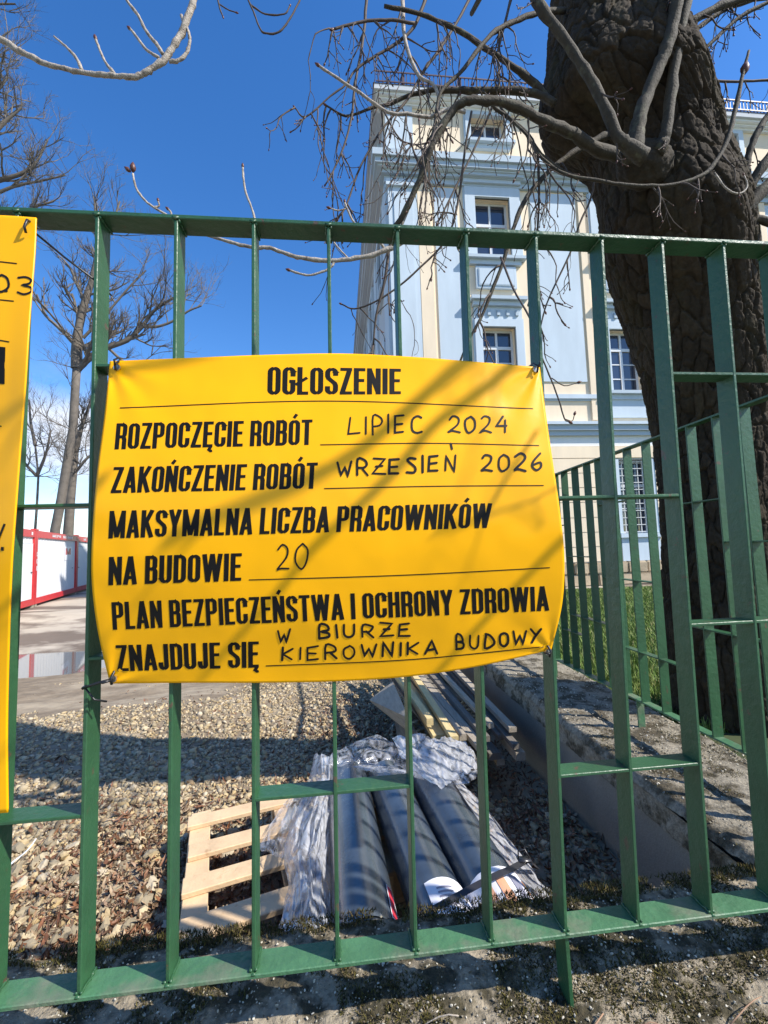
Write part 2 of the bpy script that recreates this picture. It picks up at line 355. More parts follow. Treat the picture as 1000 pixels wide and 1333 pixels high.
def density(x, y):
    return np.clip(.95+.9*fbm(x*1.3+4, y*1.3, 9, 3)-.9*np.exp(-((x+1.35)/.25)**2-((y-2.55)/.2)**2)-1.2*np.clip((y-4.3)/1.2, 0, 1)*np.clip((-x-1.0)/1.0, 0, 1), 0, 1)
x, y = scatter(15000, 1.15, 2.7, 1.3)
ok = (x < 1.25) & (rng.uniform(size=len(x)) < density(x, y)) & ~((x > -.6) & (x < .9) & (y > 1.5) & (y < 2.5)); x, y = x[ok], y[ok]
sz = rng.lognormal(math.log(.0150), .42, len(x)); sz = np.clip(sz, .007, .034)
pos = np.stack([x, y, floor_z(x, y)+sz*.25], 1)
d = np.linalg.norm(pos-[0, 0, EYE], axis=1); vis = (x/y > -1.0) & (x/y < -.05) & (y > 1.7)
order = np.argsort(-(sz/d)*np.where(vis, 1, 0)); big, rest = order[:300], order[300:]
Vv, Ff, Cc = stones(pos[rest], sz[rest], SH1, F1_)
# individual stones: parts of the yard
smesh = []
for i in range(12):
    sh = SH2[i % 10]*np.array([1.1, .85, .6]); me = bpy.data.meshes.new('stone'); me.from_pydata(sh.tolist(), [], F2_.tolist())
    c = PAL[i % 6]*rng.uniform(.85, 1.1); a = me.color_attributes.new('Col', 'FLOAT_COLOR', 'POINT'); cc = np.ones((len(sh), 4)); cc[:, :3] = c; a.data.foreach_set('color', cc.ravel())
    me.materials.append(MT['stone']); smesh.append(me)
RM = rotm(300, .35)
for j, i in enumerate(big):
    o = place('stone', smesh[j % 12], yard, pos[i]+[0, 0, sz[i]*.2]); o.rotation_euler = Matrix(RM[j].tolist()).to_euler(); o.scale = [sz[i]*1.15]*3
x, y = scatter(42000, 2.6, 8.2, .6, -1.0, .33)
ok = (x < 1.25) & (rng.uniform(size=len(x)) < density(x, y)); x, y = x[ok], y[ok]
ok = floor_z(x, y) > -.56; x, y = x[ok], y[ok]
s2 = np.clip(rng.lognormal(math.log(.0150), .40, len(x)), .007, .04)
V2, Fb, C2 = stones(np.stack([x, y, floor_z(x, y)+s2*.2], 1), s2, SH1, F1_)
npmesh('gravel', np.concatenate([Vv.reshape(-1, 3), V2.reshape(-1, 3)]), np.concatenate([Ff.reshape(-1, 3), Fb.reshape(-1, 3)+Vv.shape[0]*Vv.shape[1]]), 'stone', kind='stuff', smooth=True,
       col=np.concatenate([Cc, C2])).__setitem__('label', 'pale crushed limestone gravel spread over the yard')

LV = np.array([(-1, 0, .1), (-.5, .35, 0), (.3, .42, .05), (1, 0, .35), (.3, -.38, .12), (-.5, -.33, .02), (0, 0, -.12)]); LF = np.array([(0, 6, 1), (1, 6, 2), (2, 6, 3), (3, 6, 4), (4, 6, 5), (5, 6, 0)])
LP = np.array([(.17, .075, .038), (.23, .115, .062), (.10, .052, .03), (.27, .175, .11), (.13, .085, .05), (.34, .25, .16)])
def leaves(pos, size, flat=.6):
    n = len(pos); sc = np.stack([size, size*rng.uniform(.35, .9, n), size*rng.uniform(.5, 2.2, n)], 1)
    B = LV[None]*sc[:, None, :]*(1+.25*rng.normal(size=(n, 7, 1)))
    Vl = np.einsum('nij,nvj->nvi', rotm(n, flat), B)+pos[:, None, :]
    c = LP[rng.integers(0, len(LP), n)]*rng.uniform(.7, 1.2, (n, 1))
    return Vl, LF[None]+(np.arange(n)*7)[:, None, None], np.repeat(c, 7, 0)
P_ = []
for n, cx, cy, sx, sy in ((5200, .95, 2.3, .38, .95), (6500, -1.15, 1.8, .55, .28), (2600, -1.0, 2.55, .4, .28), (3200, .12, 3.6, .32, .75), (1500, .8, 1.35, .5, .15), (1600, -.4, 2.1, .35, .6), (1500, -1.6, 3.4, 1.2, 1.1)):
    xx = rng.normal(cx, sx, n); yy = rng.normal(cy, sy, n); k = (xx < 1.28) & (yy > 1.13); P_.append(np.stack([xx[k], yy[k]], 1))
P_ = np.concatenate(P_); lz = floor_z(P_[:, 0], P_[:, 1])+rng.uniform(.0, .03, len(P_)); lp = np.column_stack([P_, lz]); ls = rng.uniform(.009, .030, len(lp))
front = np.argsort(-(ls/np.linalg.norm(lp-[0, 0, EYE], axis=1))*np.where((lp[:, 1] > 1.6) & (lp[:, 0] < 1.1) & ((lp[:, 0] < -.55) | (lp[:, 0] > .7)), 1, 0)); bigl = front[:300]; resl = front[300:]
Vl, Fl, Cl = leaves(lp[resl], ls[resl]); npmesh('leaf_litter', Vl.reshape(-1, 3), Fl.reshape(-1, 3), 'leaf', kind='stuff', col=Cl).__setitem__('label', 'brown fallen leaves lying over the gravel and along the wall')
lmesh = []
for i in range(10):
    vl, fl, cl = leaves(np.zeros((1, 3)), np.ones(1), .05); me = bpy.data.meshes.new('dry_leaf'); me.from_pydata(vl[0].tolist(), [], LF.tolist())
    a = me.color_attributes.new('Col', 'FLOAT_COLOR', 'POINT'); cc = np.ones((7, 4)); cc[:, :3] = cl; a.data.foreach_set('color', cc.ravel()); me.materials.append(MT['leaf']); lmesh.append(me)
RM = rotm(300, .5)
for j, i in enumerate(bigl):
    o = place('dry_leaf', lmesh[j % 10], yard, lp[i]+[0, 0, .008]); o.rotation_euler = Matrix(RM[j].tolist()).to_euler(); o.scale = [ls[i]*1.2]*3

# grass of the lawn
n = 70000; y = (2.3**.7+(12.3**.7-2.3**.7)*rng.uniform(size=n))**(1/.7); x = y*rng.uniform(.42, 1.05, n); ok = x > 1.9; x, y = x[ok], y[ok]; n = len(x)
hgt = rng.uniform(.03, .085, n); a = rng.uniform(0, 6.28, n); wd = .0025+.0009*y; lean = rng.normal(0, .03, (n, 2)); z0 = lawn_z(x, y)
dx, dy = np.cos(a)*wd, np.sin(a)*wd
Vg = np.stack([np.stack([x-dx, y-dy, z0], 1), np.stack([x+dx, y+dy, z0], 1), np.stack([x+lean[:, 0], y+lean[:, 1], z0+hgt], 1)], 1).reshape(-1, 3)
gc = np.array([(.14, .22, .035), (.20, .26, .06), (.10, .17, .03), (.32, .30, .12)])[rng.choice(4, n, p=[.4, .3, .2, .1])]*rng.uniform(.7, 1.2, (n, 1))
npmesh('grass', Vg, np.arange(3*n).reshape(-1, 3), 'grass', kind='stuff', col=np.repeat(gc, 3, 0)).__setitem__('label', 'short spring grass growing on the lawn')

# ================================================================ FRONT CURB AND SIDE WALL
def slab(name, x0, x1, y0, y1, ztop, zbot, res, amp, matn, facemat, label, cat, lipx=False):
    """low wall whose top and edges are a fine rough mesh"""
    nu, nv = int((x1-x0)/res)+1, int((y1-y0)/res)+1
    X, Y = np.meshgrid(np.linspace(x0, x1, nu), np.linspace(y0, y1, nv))
    ex = np.minimum(X-x0, x1-X); ey = np.minimum(Y-y0, y1-Y); e = np.minimum(ex, ey)
    Zt = ztop+amp*fbm(X*14, Y*14, 1, 5)+amp*.8*np.abs(fbm(X*45, Y*45, 4, 3))-.014*np.clip(1-e/.02, 0, 1)**2
    t = thing(name, label, cat, ((x0+x1)/2, (y0+y1)/2, zbot))
    wob = .006*fbm(X*20, Y*20, 7, 3)*(e < .02)
    npmesh('rough_top', np.stack([(X+wob).ravel(), (Y+wob).ravel(), Zt.ravel()], 1), gridf(nu, nv), matn, t, smooth=True)
    g = MB(); g.box((x0+.004, y0+.004, zbot), (x1-.004, y1-.004, ztop-.028)); g.build('wall_face', facemat, t)
    return t
CZ = Z(-.862)
curb = slab('mossy_fence_base', -2.2, 2.1, .56, 1.105, CZ, -.05, .0085, .012, 'curb', 'aggr', 'mossy rough concrete base wall under the green front fence', 'wall')
WZ = Z(-1.01)
def side_wall():
    t = thing('side_wall', 'low grey concrete retaining wall beside the lumber and leaves', 'wall', (1.55, 5, 0))
    x0, x1, y0, y1 = 1.25, 1.85, 1.108, 11.5
    xs = np.linspace(x0, x1, 70); ys = 1.108+(y1-1.108)*np.linspace(0, 1, 420)**2
    X, Y = np.meshgrid(xs, ys); e = np.minimum(X-x0, x1-X)
    Zt = WZ+.010*fbm(X*12, Y*12, 1, 5)+.008*np.abs(fbm(X*40, Y*40, 4, 3))-.04*np.clip(1-e/.035, 0, 1)**2
    Zt += .05*np.clip((1.9-Y)/.8, 0, 1)*(.6+.4*fbm(X*7, Y*7, 2, 3))
    npmesh('rough_top', np.stack([X.ravel(), Y.ravel(), Zt.ravel()], 1), gridf(70, 420), 'aggr', t, smooth=True)
    # broken aggregate band and the smoother face below it
    zs = np.linspace(WZ-.035, WZ-.14, 12); Yb, Zb = np.meshgrid(ys, zs); Xb = x0+.012*fbm(Yb*25, Zb*25, 3, 4)+.010*np.abs(fbm(Yb*60, Zb*60, 1, 2))
    Xb[0, :] = x0
    npmesh('aggregate_band', np.stack([Xb.ravel(), Yb.ravel(), Zb.ravel()], 1), gridf(420, 12), 'aggr', t, smooth=True)
    zs = np.linspace(WZ-.135, .0, 16); Yb, Zb = np.meshgrid(ys, zs); Xb = x0+.018+.006*fbm(Yb*3, Zb*3, 3, 4)+.03*np.clip((WZ-.135-Zb)/.5, 0, 1)
    npmesh('wall_face', np.stack([Xb.ravel(), Yb.ravel(), Zb.ravel()], 1), gridf(420, 16), 'wallface', t, smooth=True)
    g = MB(); g.box((x0+.06, y0+.001, -.05), (x1-.002, y1, WZ-.05)); g.build('wall_core', 'wallface', t)
side_wall()
# grit and moss lying on both
def crumbs(n, x0, x1, y0, y1, zt, smin, smax, name, label):
    x = rng.uniform(x0, x1, n); y = rng.uniform(y0, y1, n); s = rng.uniform(smin, smax, n)
    Vc, Fc, _ = stones(np.stack([x, y, zt+.012*fbm(x*14, y*14, 1, 5)+.004+s*.2], 1), s, shapes(I1[:], 6), F1_)
    c = np.array([(.42, .38, .29), (.58, .53, .43), (.22, .19, .14), (.13, .10, .06)])[rng.choice(4, n, p=[.35, .25, .2, .2])]*rng.uniform(.7, 1.1, (n, 1))
    npmesh(name, Vc.reshape(-1, 3), Fc.reshape(-1, 3), 'stone', kind='stuff', col=np.repeat(c, Vc.shape[1], 0))['label'] = label
crumbs(7500, -1.2, 1.5, .66, 1.10, CZ, .0010, .0036, 'grit', 'pale crumbs of concrete and grit on the fence base')
crumbs(2600, 1.26, 1.85, 1.2, 3.4, WZ, .002, .007, 'wall_grit', 'pale grit on top of the side wall')
def tufts(n, xr, yr, zt, name, label, thr=-.05):
    x = rng.uniform(*xr, n); y = rng.uniform(*yr, n); k = fbm(x*9, y*9, 6, 3) > thr; x, y = x[k], y[k]; n = len(x)
    z0 = zt+.012*fbm(x*14, y*14, 1, 5); h_ = rng.uniform(.002, .0075, n)*(1.6 if 'edge' in name else 1); a = rng.uniform(0, 6.28, n); wv = .0014
    Vt = np.stack([np.stack([x-np.cos(a)*wv, y-np.sin(a)*wv, z0], 1), np.stack([x+np.cos(a)*wv, y+np.sin(a)*wv, z0], 1), np.stack([x+rng.normal(0, .004, n), y+rng.normal(0, .004, n), z0+h_], 1)], 1).reshape(-1, 3)
    c = np.array([(.055, .05, .014), (.10, .085, .02), (.035, .027, .013), (.17, .13, .06)])[rng.choice(4, n, p=[.35, .25, .25, .15])]
    npmesh(name, Vt, np.arange(3*n).reshape(-1, 3), 'moss', kind='stuff', col=np.repeat(c, 3, 0))['label'] = label
tufts(14000, (-1.2, 1.5), (1.07, 1.115), CZ+.006, 'edge_moss', 'moss overhanging the back edge of the fence base', -.6)
tufts(120000, (-1.2, 1.5), (.66, 1.10), CZ+.002, 'moss', 'dark green and brown moss on the fence base')
tufts(16000, (1.26, 1.85), (1.12, 2.3), WZ+.01, 'wall_moss', 'moss on the near end of the side wall', .05)
# dry stalks and needles lying on the base
for i in range(16):
    g = MB(); x0 = random.uniform(.05, .75) if i < 13 else random.uniform(-.9, 0); y0 = random.uniform(.72, .90); a = random.uniform(-.9, .9)+(math.pi if i % 2 else 0); L_ = random.uniform(.04, .14); bend = random.uniform(-.5, .5)
    pts = [(x0+math.cos(a+bend*t)*L_*t, y0+math.sin(a+bend*t)*L_*t*.6, CZ+.013+.010*math.sin(t*3+i)) for t in (0, .25, .5, .75, 1)]
    g.tube(pts, [.0013, .0012, .0012, .001, .0006], 5)
    o = g.build('dry_stalk', ['card', 'pale_twig', 'twig'][i % 3], None, pts[0], smooth=True)
    tag(o, 'thin dry plant stalk lying on the mossy fence base', 'twig', 'dry stalks on the fence base')

# ================================================================ FRONT FENCE
FY = .87                                      # plane of the bars; each is a flat 45 mm deep, 7 mm thick
D0, D1 = FY-.0225, FY+.0225
ft = thing('front_fence', 'green painted metal fence of flat bars carrying the yellow boards', 'fence', (0, FY, 0))
ZT, ZB = Z(.662), Z(-.735)
g = MB(); g.beam((-2.1, FY, ZT), (1.64, FY, ZT), .050, .009, mi=0, ch=.0015); g.build('top_rail', 'green', ft, smooth=False)
g = MB(); g.beam((-2.1, FY-.002, ZB), (1.64, FY-.002, ZB), .050, .008, ch=.0015); g.build('bottom_rail', 'rail', ft)
bars = []
tops = {1: (126, 300), 2: (229, 305), 3: (330, 310), 4: (428, 312), 5: (518, 314), 6: (608, 318), 7: (699, 322), 8: (785, 325), 9: (864, 326), 10: (944, 328)}
bots = {1: (102, 1282), 2: (218, 1266), 3: (330, 1250), 4: (439, 1236), 5: (541, 1224), 6: (640, 1212), 7: (737, 1205), 8: (832, 1194), 9: (926, 1182), 10: (1014, 1170)}
front = FY-.0225
def fx(p): return float(at(p[0], p[1], 1, front)[0])
xs = {}
for k in tops: xs[k] = (fx(tops[k]), fx(bots[k]))
for k in range(0, -13, -1): xs[k] = (xs[1][0]-.140*(1-k)-.004, xs[1][1]-.144*(1-k))
for k in range(11, 17): xs[k] = (xs[10][0]+.135*(k-10), xs[10][1]+.142*(k-10))
def barx(k, z):
    t = (z-ZB)/(ZT-ZB); return xs[k][1]*(1-t)+xs[k][0]*t
for k, (a, b) in sorted(xs.items()):
    if b < -2.08 or a > 1.62: continue
    g = MB(); tw = random.uniform(-.001, .001)
    g.beam((b, FY+tw, ZB+.004), (a, FY-tw, ZT-.0045), .045, .007, up=(1, 0, 0), ch=.0012)
    g.build('bar', 'green', ft, (b, FY, ZB))
def cross(k0, k1, zr, x0=None, x1=None):
    z = Z(zr); a = barx(k0, z)+.0035 if x0 is None else x0; b = barx(k1, z)-.0035 if x1 is None else x1
    # split where bars stand between
    ks = [k for k in range(k0+1, k1)]
    cuts = [a]+[c for k in ks for c in (barx(k, z)-.0035, barx(k, z)+.0035)]+[b]
    for i in range(0, len(cuts), 2):
        g = MB(); g.beam((cuts[i], FY, z), (cuts[i+1], FY, z), .043, .006, ch=.001); g.build('crosspiece', 'green', ft, (cuts[i], FY, z))
def zr_of(x, y): return float(at(x, y, 1, front)[2]-EYE)
cross(1, 2, zr_of(140, 475)); cross(0, 1, zr_of(60, 658)); cross(1, 2, zr_of(135, 857)); cross(0, 1, zr_of(60, 1068)); cross(-1, 0, zr_of(-60, 1075))
cross(3, 5, zr_of(437, 1033)); cross(7, 9, zr_of(826, 1003)); cross(7, 9, zr_of(806, 646)); cross(9, 12, zr_of(940, 486)); cross(9, 12, zr_of(960, 811)); cross(11, 13, zr_of(1080, 985))
for k in (7, -1, -8, 14):
    if k in xs and -2.05 < barx(k, ZB) < 1.6:
        xb = barx(k, ZB); g = MB(); g.beam((xb+.003, FY, CZ-.02), (xb, FY, ZB-.004), .045, .008, up=(1, 0, 0), ch=.001); g.build('foot', 'green', ft, (xb, FY, CZ))

g = MB()
for k in range(-3, 13):
    for z_, sg in ((ZB+.006, 1), (ZT-.007, -1)):
        for side in (-.0045, .0045):
            x_ = barx(k, z_)+side; pts = [(x_+random.gauss(0, .0006), FY-.023+.046*t, z_+random.gauss(0, .0007)) for t in np.linspace(0, 1, 12)]
            g.tube(pts, [.0026*random.uniform(.7, 1.4) for _ in pts], 5)
        x_ = barx(k, z_); g.tube([(x_-.006, FY-.0245, z_-.006*sg), (x_, FY-.0255, z_-.002*sg), (x_+.006, FY-.0245, z_-.006*sg)], [.002, .0034, .002], 5)
g.build('weld_beads', 'green', ft, smooth=True, kind='stuff')
# ================================================================ SIDE FENCE
SX = 1.6
sf = thing('side_fence', 'green flat bar fence on the side wall, running back towards the building', 'fence', (SX, 2, 0))
TZ, BZ = Z(.517), Z(-.852)
g = MB(); g.beam((SX, .95, TZ), (SX, 11.2, TZ-.10), .045, .009, ch=.001); g.build('top_rail', 'green', sf)
g = MB(); g.beam((SX, .95, BZ), (SX, 11.2, BZ-.08), .045, .008, ch=.001); g.build('bottom_rail', 'rail', sf)
by = [1.4, 1.535, 1.66, 1.80, 1.935, 2.095, 2.245, 2.39, 2.52, 2.645, 2.79, 2.93, 3.06]
while by[-1] < 11: by.append(by[-1]+.142)
by = [1.0, 1.13, 1.265]+by
for i, yy in enumerate(by):
    dz = -.10*(yy-.95)/10.25; g = MB(); g.beam((SX, yy, BZ+.004+dz*.8), (SX+.0, yy, TZ-.0045+dz), .007, .050, up=(1, 0, 0), ch=.0012); g.build('bar', 'green', sf, (SX, yy, BZ))
def scross(i0, i1, zr, n=1):
    for i in range(i0, i1):
        g = MB(); g.beam((SX, by[i]+.0035, Z(zr)), (SX, by[i+1]-.0035, Z(zr)), .040, .006, ch=.001); g.build('crosspiece', 'green', sf, (SX, by[i], Z(zr)))
for i0, i1, zr in ((3, 5, -.02), (5, 7, .16), (8, 11, -.22), (4, 7, -.40), (7, 10, -.60), (9, 11, .22), (12, 14, -.10), (11, 14, -.50), (14, 16, .12), (15, 17, -.33), (13, 15, -.62)):
    scross(i0, i1, zr)
for i in (9, 16, 23, 30, 45):
    yy = by[i]+.05; g = MB(); g.beam((SX, yy, WZ-.02), (SX, yy, BZ-.004), .008, .040, up=(1, 0, 0), ch=.001); g.build('foot', 'rail', sf, (SX, yy, WZ))

# ================================================================ YELLOW BOARDS
def coons(T, B, L, R):
    """patch between four curves given as (t, x, y) knots"""
    def ev(K, t):
        K = np.array(K, float); k = smoothpts(K[:, 1:], 8); k = np.array(k); tt = np.interp(t, np.linspace(0, 1, len(k)), np.arange(len(k)))
        i = np.clip(tt.astype(int), 0, len(k)-2); f = (tt-i)[..., None]; return k[i]*(1-f)+k[i+1]*f
    def f(u, v):
        u, v = np.asarray(u, float), np.asarray(v, float); a, b, c, d = ev(T, u), ev(B, u), ev(L, v), ev(R, v)
        U, V_ = u[..., None], v[..., None]; c00, c10, c01, c11 = ev(T, np.zeros(1))[0], ev(T, np.ones(1))[0], ev(B, np.zeros(1))[0], ev(B, np.ones(1))[0]
        return (1-V_)*a+V_*b+(1-U)*c+U*d-((1-U)*(1-V_)*c00+U*(1-V_)*c10+(1-U)*V_*c01+U*V_*c11)
    return f
SY = FY-.0225-.006
patch1 = coons([(0, 143, 470), (0, 240, 466), (0, 340, 462), (0, 440, 460), (0, 530, 464), (0, 620, 471), (0, 703, 478)],
               [(0, 143, 890), (0, 240, 889), (0, 340, 889), (0, 440, 887), (0, 530, 881), (0, 620, 868), (0, 718, 846)],
               [(0, 143, 470), (0, 136, 540), (0, 127, 610), (0, 121, 680), (0, 119, 750), (0, 127, 820), (0, 143, 890)],
               [(0, 703, 478), (0, 711, 540), (0, 720, 602), (0, 729, 664), (0, 735, 726), (0, 732, 786), (0, 718, 846)])
def crease(u, v):
    """pull folds fanning out from the four tied corners and a couple of soft dents"""
    r_ = 0
    for a, b in ((0, 0), (1, 0), (0, 1), (1, 1)):
        dx_, dy_ = (u-a)*1.4, v-b; d_ = np.hypot(dx_, dy_); an = np.arctan2(dy_, dx_)
        r_ = r_+.0022*np.sin(an*11+a*2+b)*np.exp(-d_/.16)*np.clip(d_/.03, 0, 1)
    return r_+.0014*np.sin((u*.9+v*.5)*26)*np.exp(-((v-.92)/.08)**2)+.0025*np.exp(-((u-.9)/.04)**2-((v-.12)/.07)**2)+.0016*fbm(u*9, v*5, 8, 3)
def depth1(u, v):
    return SY-.052*np.sin(math.pi*np.clip(v, 0, 1))**1.1*(.75+.25*np.cos((u-.5)*2))+.0035*fbm(u*3.5, v*3.5, 2, 3)-.010*np.sin(math.pi*u)*(1-v)**3+.004*np.sin(u*9+v*3)*v*v+crease(u, v)
def surf(patch, depth, u, v, off=0.):
    P = patch(u, v); Dp = depth(u, v)+off; d = CF+CR*((P[..., 0:1]-500)/FPX)+CU*((666.5-P[..., 1:2])/FPX)
    p = d*(Dp/d[..., 1])[..., None]; p[..., 2] += EYE; return p
def inv(patch, xy):
    xy = np.asarray(xy, float); u = np.clip((xy[:, 0]-125)/600, 0, 1); v = np.clip((xy[:, 1]-470)/410, 0, 1)
    for _ in range(14):
        P = patch(u, v); e = xy-P; h = 1e-3; Pu = (patch(u+h*(u < .99)-h*(u >= .99), v)-P)/np.where(u < .99, h, -h)[:, None]; Pv = (patch(u, v+h*(v < .99)-h*(v >= .99))-P)/np.where(v < .99, h, -h)[:, None]
        det = Pu[:, 0]*Pv[:, 1]-Pu[:, 1]*Pv[:, 0]; du = (e[:, 0]*Pv[:, 1]-e[:, 1]*Pv[:, 0])/det; dv = (Pu[:, 0]*e[:, 1]-Pu[:, 1]*e[:, 0])/det
        u = np.clip(u+du*.8, 0, 1); v = np.clip(v+dv*.8, 0, 1)
    return u, v
def board(root, patch, depth, nu, nv, th=.003):
    u, v = np.meshgrid(np.linspace(0, 1, nu), np.linspace(0, 1, nv)); A = surf(patch, depth, u, v).reshape(-1, 3); Bk = A+[0, th, 0]
    F = gridf(nu, nv); n = nu*nv; Fb = F[:, ::-1]+n
    per = list(range(nu))+[j*nu+nu-1 for j in range(1, nv)]+[n-1-i for i in range(1, nu)]+[(nv-1-j)*nu for j in range(1, nv-1)]
    E_ = np.array([(per[i], per[(i+1) % len(per)], per[(i+1) % len(per)]+n, per[i]+n) for i in range(len(per))])
    return npmesh('board_panel', np.concatenate([A, Bk]), np.concatenate([F[:, ::-1], Fb[:, ::-1], E_]), 'yellow', root, smooth=True)
s1 = thing('announcement_board', 'large yellow plastic board headed OGŁOSZENIE, tied to the middle of the fence', 'sign', (0, FY-.03, Z(-.22)))
board(s1, patch1, depth1, 200, 150)

# ---- lettering: heavy condensed capitals drawn with an elliptical pen, and marker handwriting
TV, TH = .155, .115
def arc(cx, cy, rx, ry, a0, a1, n=8):
    return [(cx+rx*math.cos(math.radians(a0+(a1-a0)*i/n)), cy+ry*math.sin(math.radians(a0+(a1-a0)*i/n))) for i in range(n+1)]
def glyph(c):
    w = .40; a, h = TV/2, TH/2; L, R_, T_, Bm = a, w-a, 1-h, h; r = .13; m_ = .53
    S = []
    def ring(x0, x1, y0, y1, rr=r):
        return arc(x1-rr, y1-rr, rr, rr, 0, 90, 6)+arc(x0+rr, y1-rr, rr, rr, 90, 180, 6)+arc(x0+rr, y0+rr, rr, rr, 180, 270, 6)+arc(x1-rr, y0+rr, rr, rr, 270, 360, 6)
    base = {'Ł': 'L', 'Ę': 'E', 'Ń': 'N', 'Ó': 'O', 'Ś': 'S'}.get(c, c)
    V_ = lambda x: [(x, 0), (x, 1)]
    H_ = lambda y, x0=0, x1=None: [(x0, y), ((w if x1 is None else x1), y)]
    if base == 'O': S = [ring(L, R_, Bm, T_)+[(R_, 1-r-h)]]
    elif base == 'I': w = TV; S = [[(TV/2, 0), (TV/2, 1)]]
    elif base == 'L': w = .34; S = [V_(L), H_(Bm, a, .34)]
    elif base == 'E': w = .35; S = [V_(L), H_(Bm, a, w), H_(T_, a, w), H_(m_, a, w-.03)]
    elif base == 'T': w = .38; S = [[(w/2, 0), (w/2, 1)], H_(T_, 0, w)]
    elif base == 'H': S = [V_(L), V_(R_), H_(m_, a, w-a)]
    elif base == 'N': w = .42; R_ = w-a; S = [V_(L), V_(R_), [(L*.9, 1-.02), (R_*1.04, .02)]]
    elif base == 'M': w = .56; R_ = w-a; S = [V_(L), V_(R_), [(L, .97), (w/2, .04)], [(R_, .97), (w/2, .04)]]
    elif base == 'A': w = .43; S = [[(a*.85, 0), (w/2, 1)], [(w-a*.85, 0), (w/2, 1)], H_(.25, .1, w-.1)]
    elif base == 'W': w = .64; S = [[(a*.85, 1), (w*.29, 0)], [(w*.29, 0), (w/2, 1)], [(w/2, 1), (w*.71, 0)], [(w*.71, 0), (w-a*.85, 1)]]
    elif base == 'Z': w = .37; S = [H_(T_, .01, w), H_(Bm, 0, w), [(w-a*.95, 1-h), (a*.95, h)]]
    elif base == 'Y': w = .42; S = [[(a*.8, 1), (w/2, .42)], [(w-a*.8, 1), (w/2, .42)], [(w/2, 0), (w/2, .48)]]
    elif base == 'K': w = .43; S = [V_(L), [(w-a*.9, 1), (a+.04, .45)], [(.17, .58), (w-a*.8, 0)]]
    elif base == 'C': S = [[(R_, .64), (R_, 1-r-h)]+arc(R_-r, T_-r, r, r, 0, 90, 6)+arc(L+r, T_-r, r, r, 90, 180, 6)+arc(L+r, Bm+r, r, r, 180, 270, 6)+arc(R_-r, Bm+r, r, r, 270, 360, 6)+[(R_, .38)]]
    elif base == 'G': S = [[(R_, .66), (R_, 1-r-h)]+arc(R_-r, T_-r, r, r, 0, 90, 6)+arc(L+r, T_-r, r, r, 90, 180, 6)+arc(L+r, Bm+r, r, r, 180, 270, 6)+arc(R_-r, Bm+r, r, r, 270, 360, 6)+[(R_, .5)], H_(.48, .21, w)]
    elif base == 'S': S = [[(R_, .70), (R_, 1-r-h)]+arc(R_-r, T_-r, r, r, 0, 90, 6)+arc(L+r, T_-r, r, r, 90, 180, 6)+[(L, .68), (L+.03, .60), (R_-.03, .42), (R_, .34)]+arc(R_-r, Bm+r, r, r, 360, 270, 6)+arc(L+r, Bm+r, r, r, 270, 180, 6)+[(L, .31)]]
    elif base == 'U': S = [[(L, 1), (L, r+h)]+arc(L+r, Bm+r, r, r, 180, 270, 6)+arc(R_-r, Bm+r, r, r, 270, 360, 6)+[(R_, 1)]]
    elif base == 'J': w = .33; R_ = w-a; S = [[(L*.85, .30), (L*.85, r+h)]+arc(L+.09, Bm+.1, .09, .1, 200, 270, 6)+arc(R_-.1, Bm+.1, .1, .1, 270, 360, 6)+[(R_, 1)]]
    elif base == 'D': S = [V_(L), [(a, T_), (R_-r, T_)]+arc(R_-r, T_-r, r, r, 90, 0, 6)+arc(R_-r, Bm+r, r, r, 360, 270, 6)+[(a, Bm)]]
    elif base in 'PR': S = [V_(L), [(a, T_), (R_-.1, T_)]+arc(R_-.1, T_-.1, .1, .1, 90, 0, 5)+arc(R_-.1, .48+.1, .1, .1, 360, 270, 5)+[(a, .48)]]
    elif base == 'B': S = [V_(L), [(a, T_), (R_-.11, T_)]+arc(R_-.11, T_-.1, .1, .1, 90, 0, 5)+arc(R_-.11, m_+.1, .1, .1, 360, 270, 5)+[(a, m_)], [(a, m_), (R_-.1, m_)]+arc(R_-.1, m_-.1, .1, .1, 90, 0, 5)+arc(R_-.1, Bm+.1, .1, .1, 360, 270, 5)+[(a, Bm)]]
    if base == 'R': S.append([(R_-.03, .46), (R_, .36), (R_, 0)])
    if c == 'Ł': S.append([(-.05, .36), (.30, .62)]); 
    if c == 'Ę': S.append([(w-.06, .02), (w-.12, -.09), (w-.06, -.15), (w+.0, -.14)])
    if c in 'ŃÓŚ': S.append([(w/2-.03, 1.07), (w/2+.07, 1.22)])
    return S, w
def strips(path, tv, th):
    P = np.array(path, float); k = len(P); L, R_ = [], []
    for i in range(k):
        d0 = P[i]-P[i-1] if i else P[1]-P[0]; d1 = P[i+1]-P[i] if i < k-1 else P[-1]-P[-2]
        n0 = np.array([-d0[1], d0[0]])/max(np.linalg.norm(d0), 1e-9); n1 = np.array([-d1[1], d1[0]])/max(np.linalg.norm(d1), 1e-9)
        n_ = n0+n1; n_ /= max(np.linalg.norm(n_), 1e-9); off = n_*np.array([tv/2, th/2])/max(.6, float(n0@n_)); L.append(P[i]+off); R_.append(P[i]-off)
    return [(L[i], L[i+1], R_[i+1], R_[i]) for i in range(k-1)]
def dens(path, step=.2):
    o = [path[0]]
    for a, b in zip(path[:-1], path[1:]):
        n = max(1, int(math.hypot(b[0]-a[0], b[1]-a[1])/step+.99))
        for i in range(1, n+1): o.append((a[0]+(b[0]-a[0])*i/n, a[1]+(b[1]-a[1])*i/n))
    return o
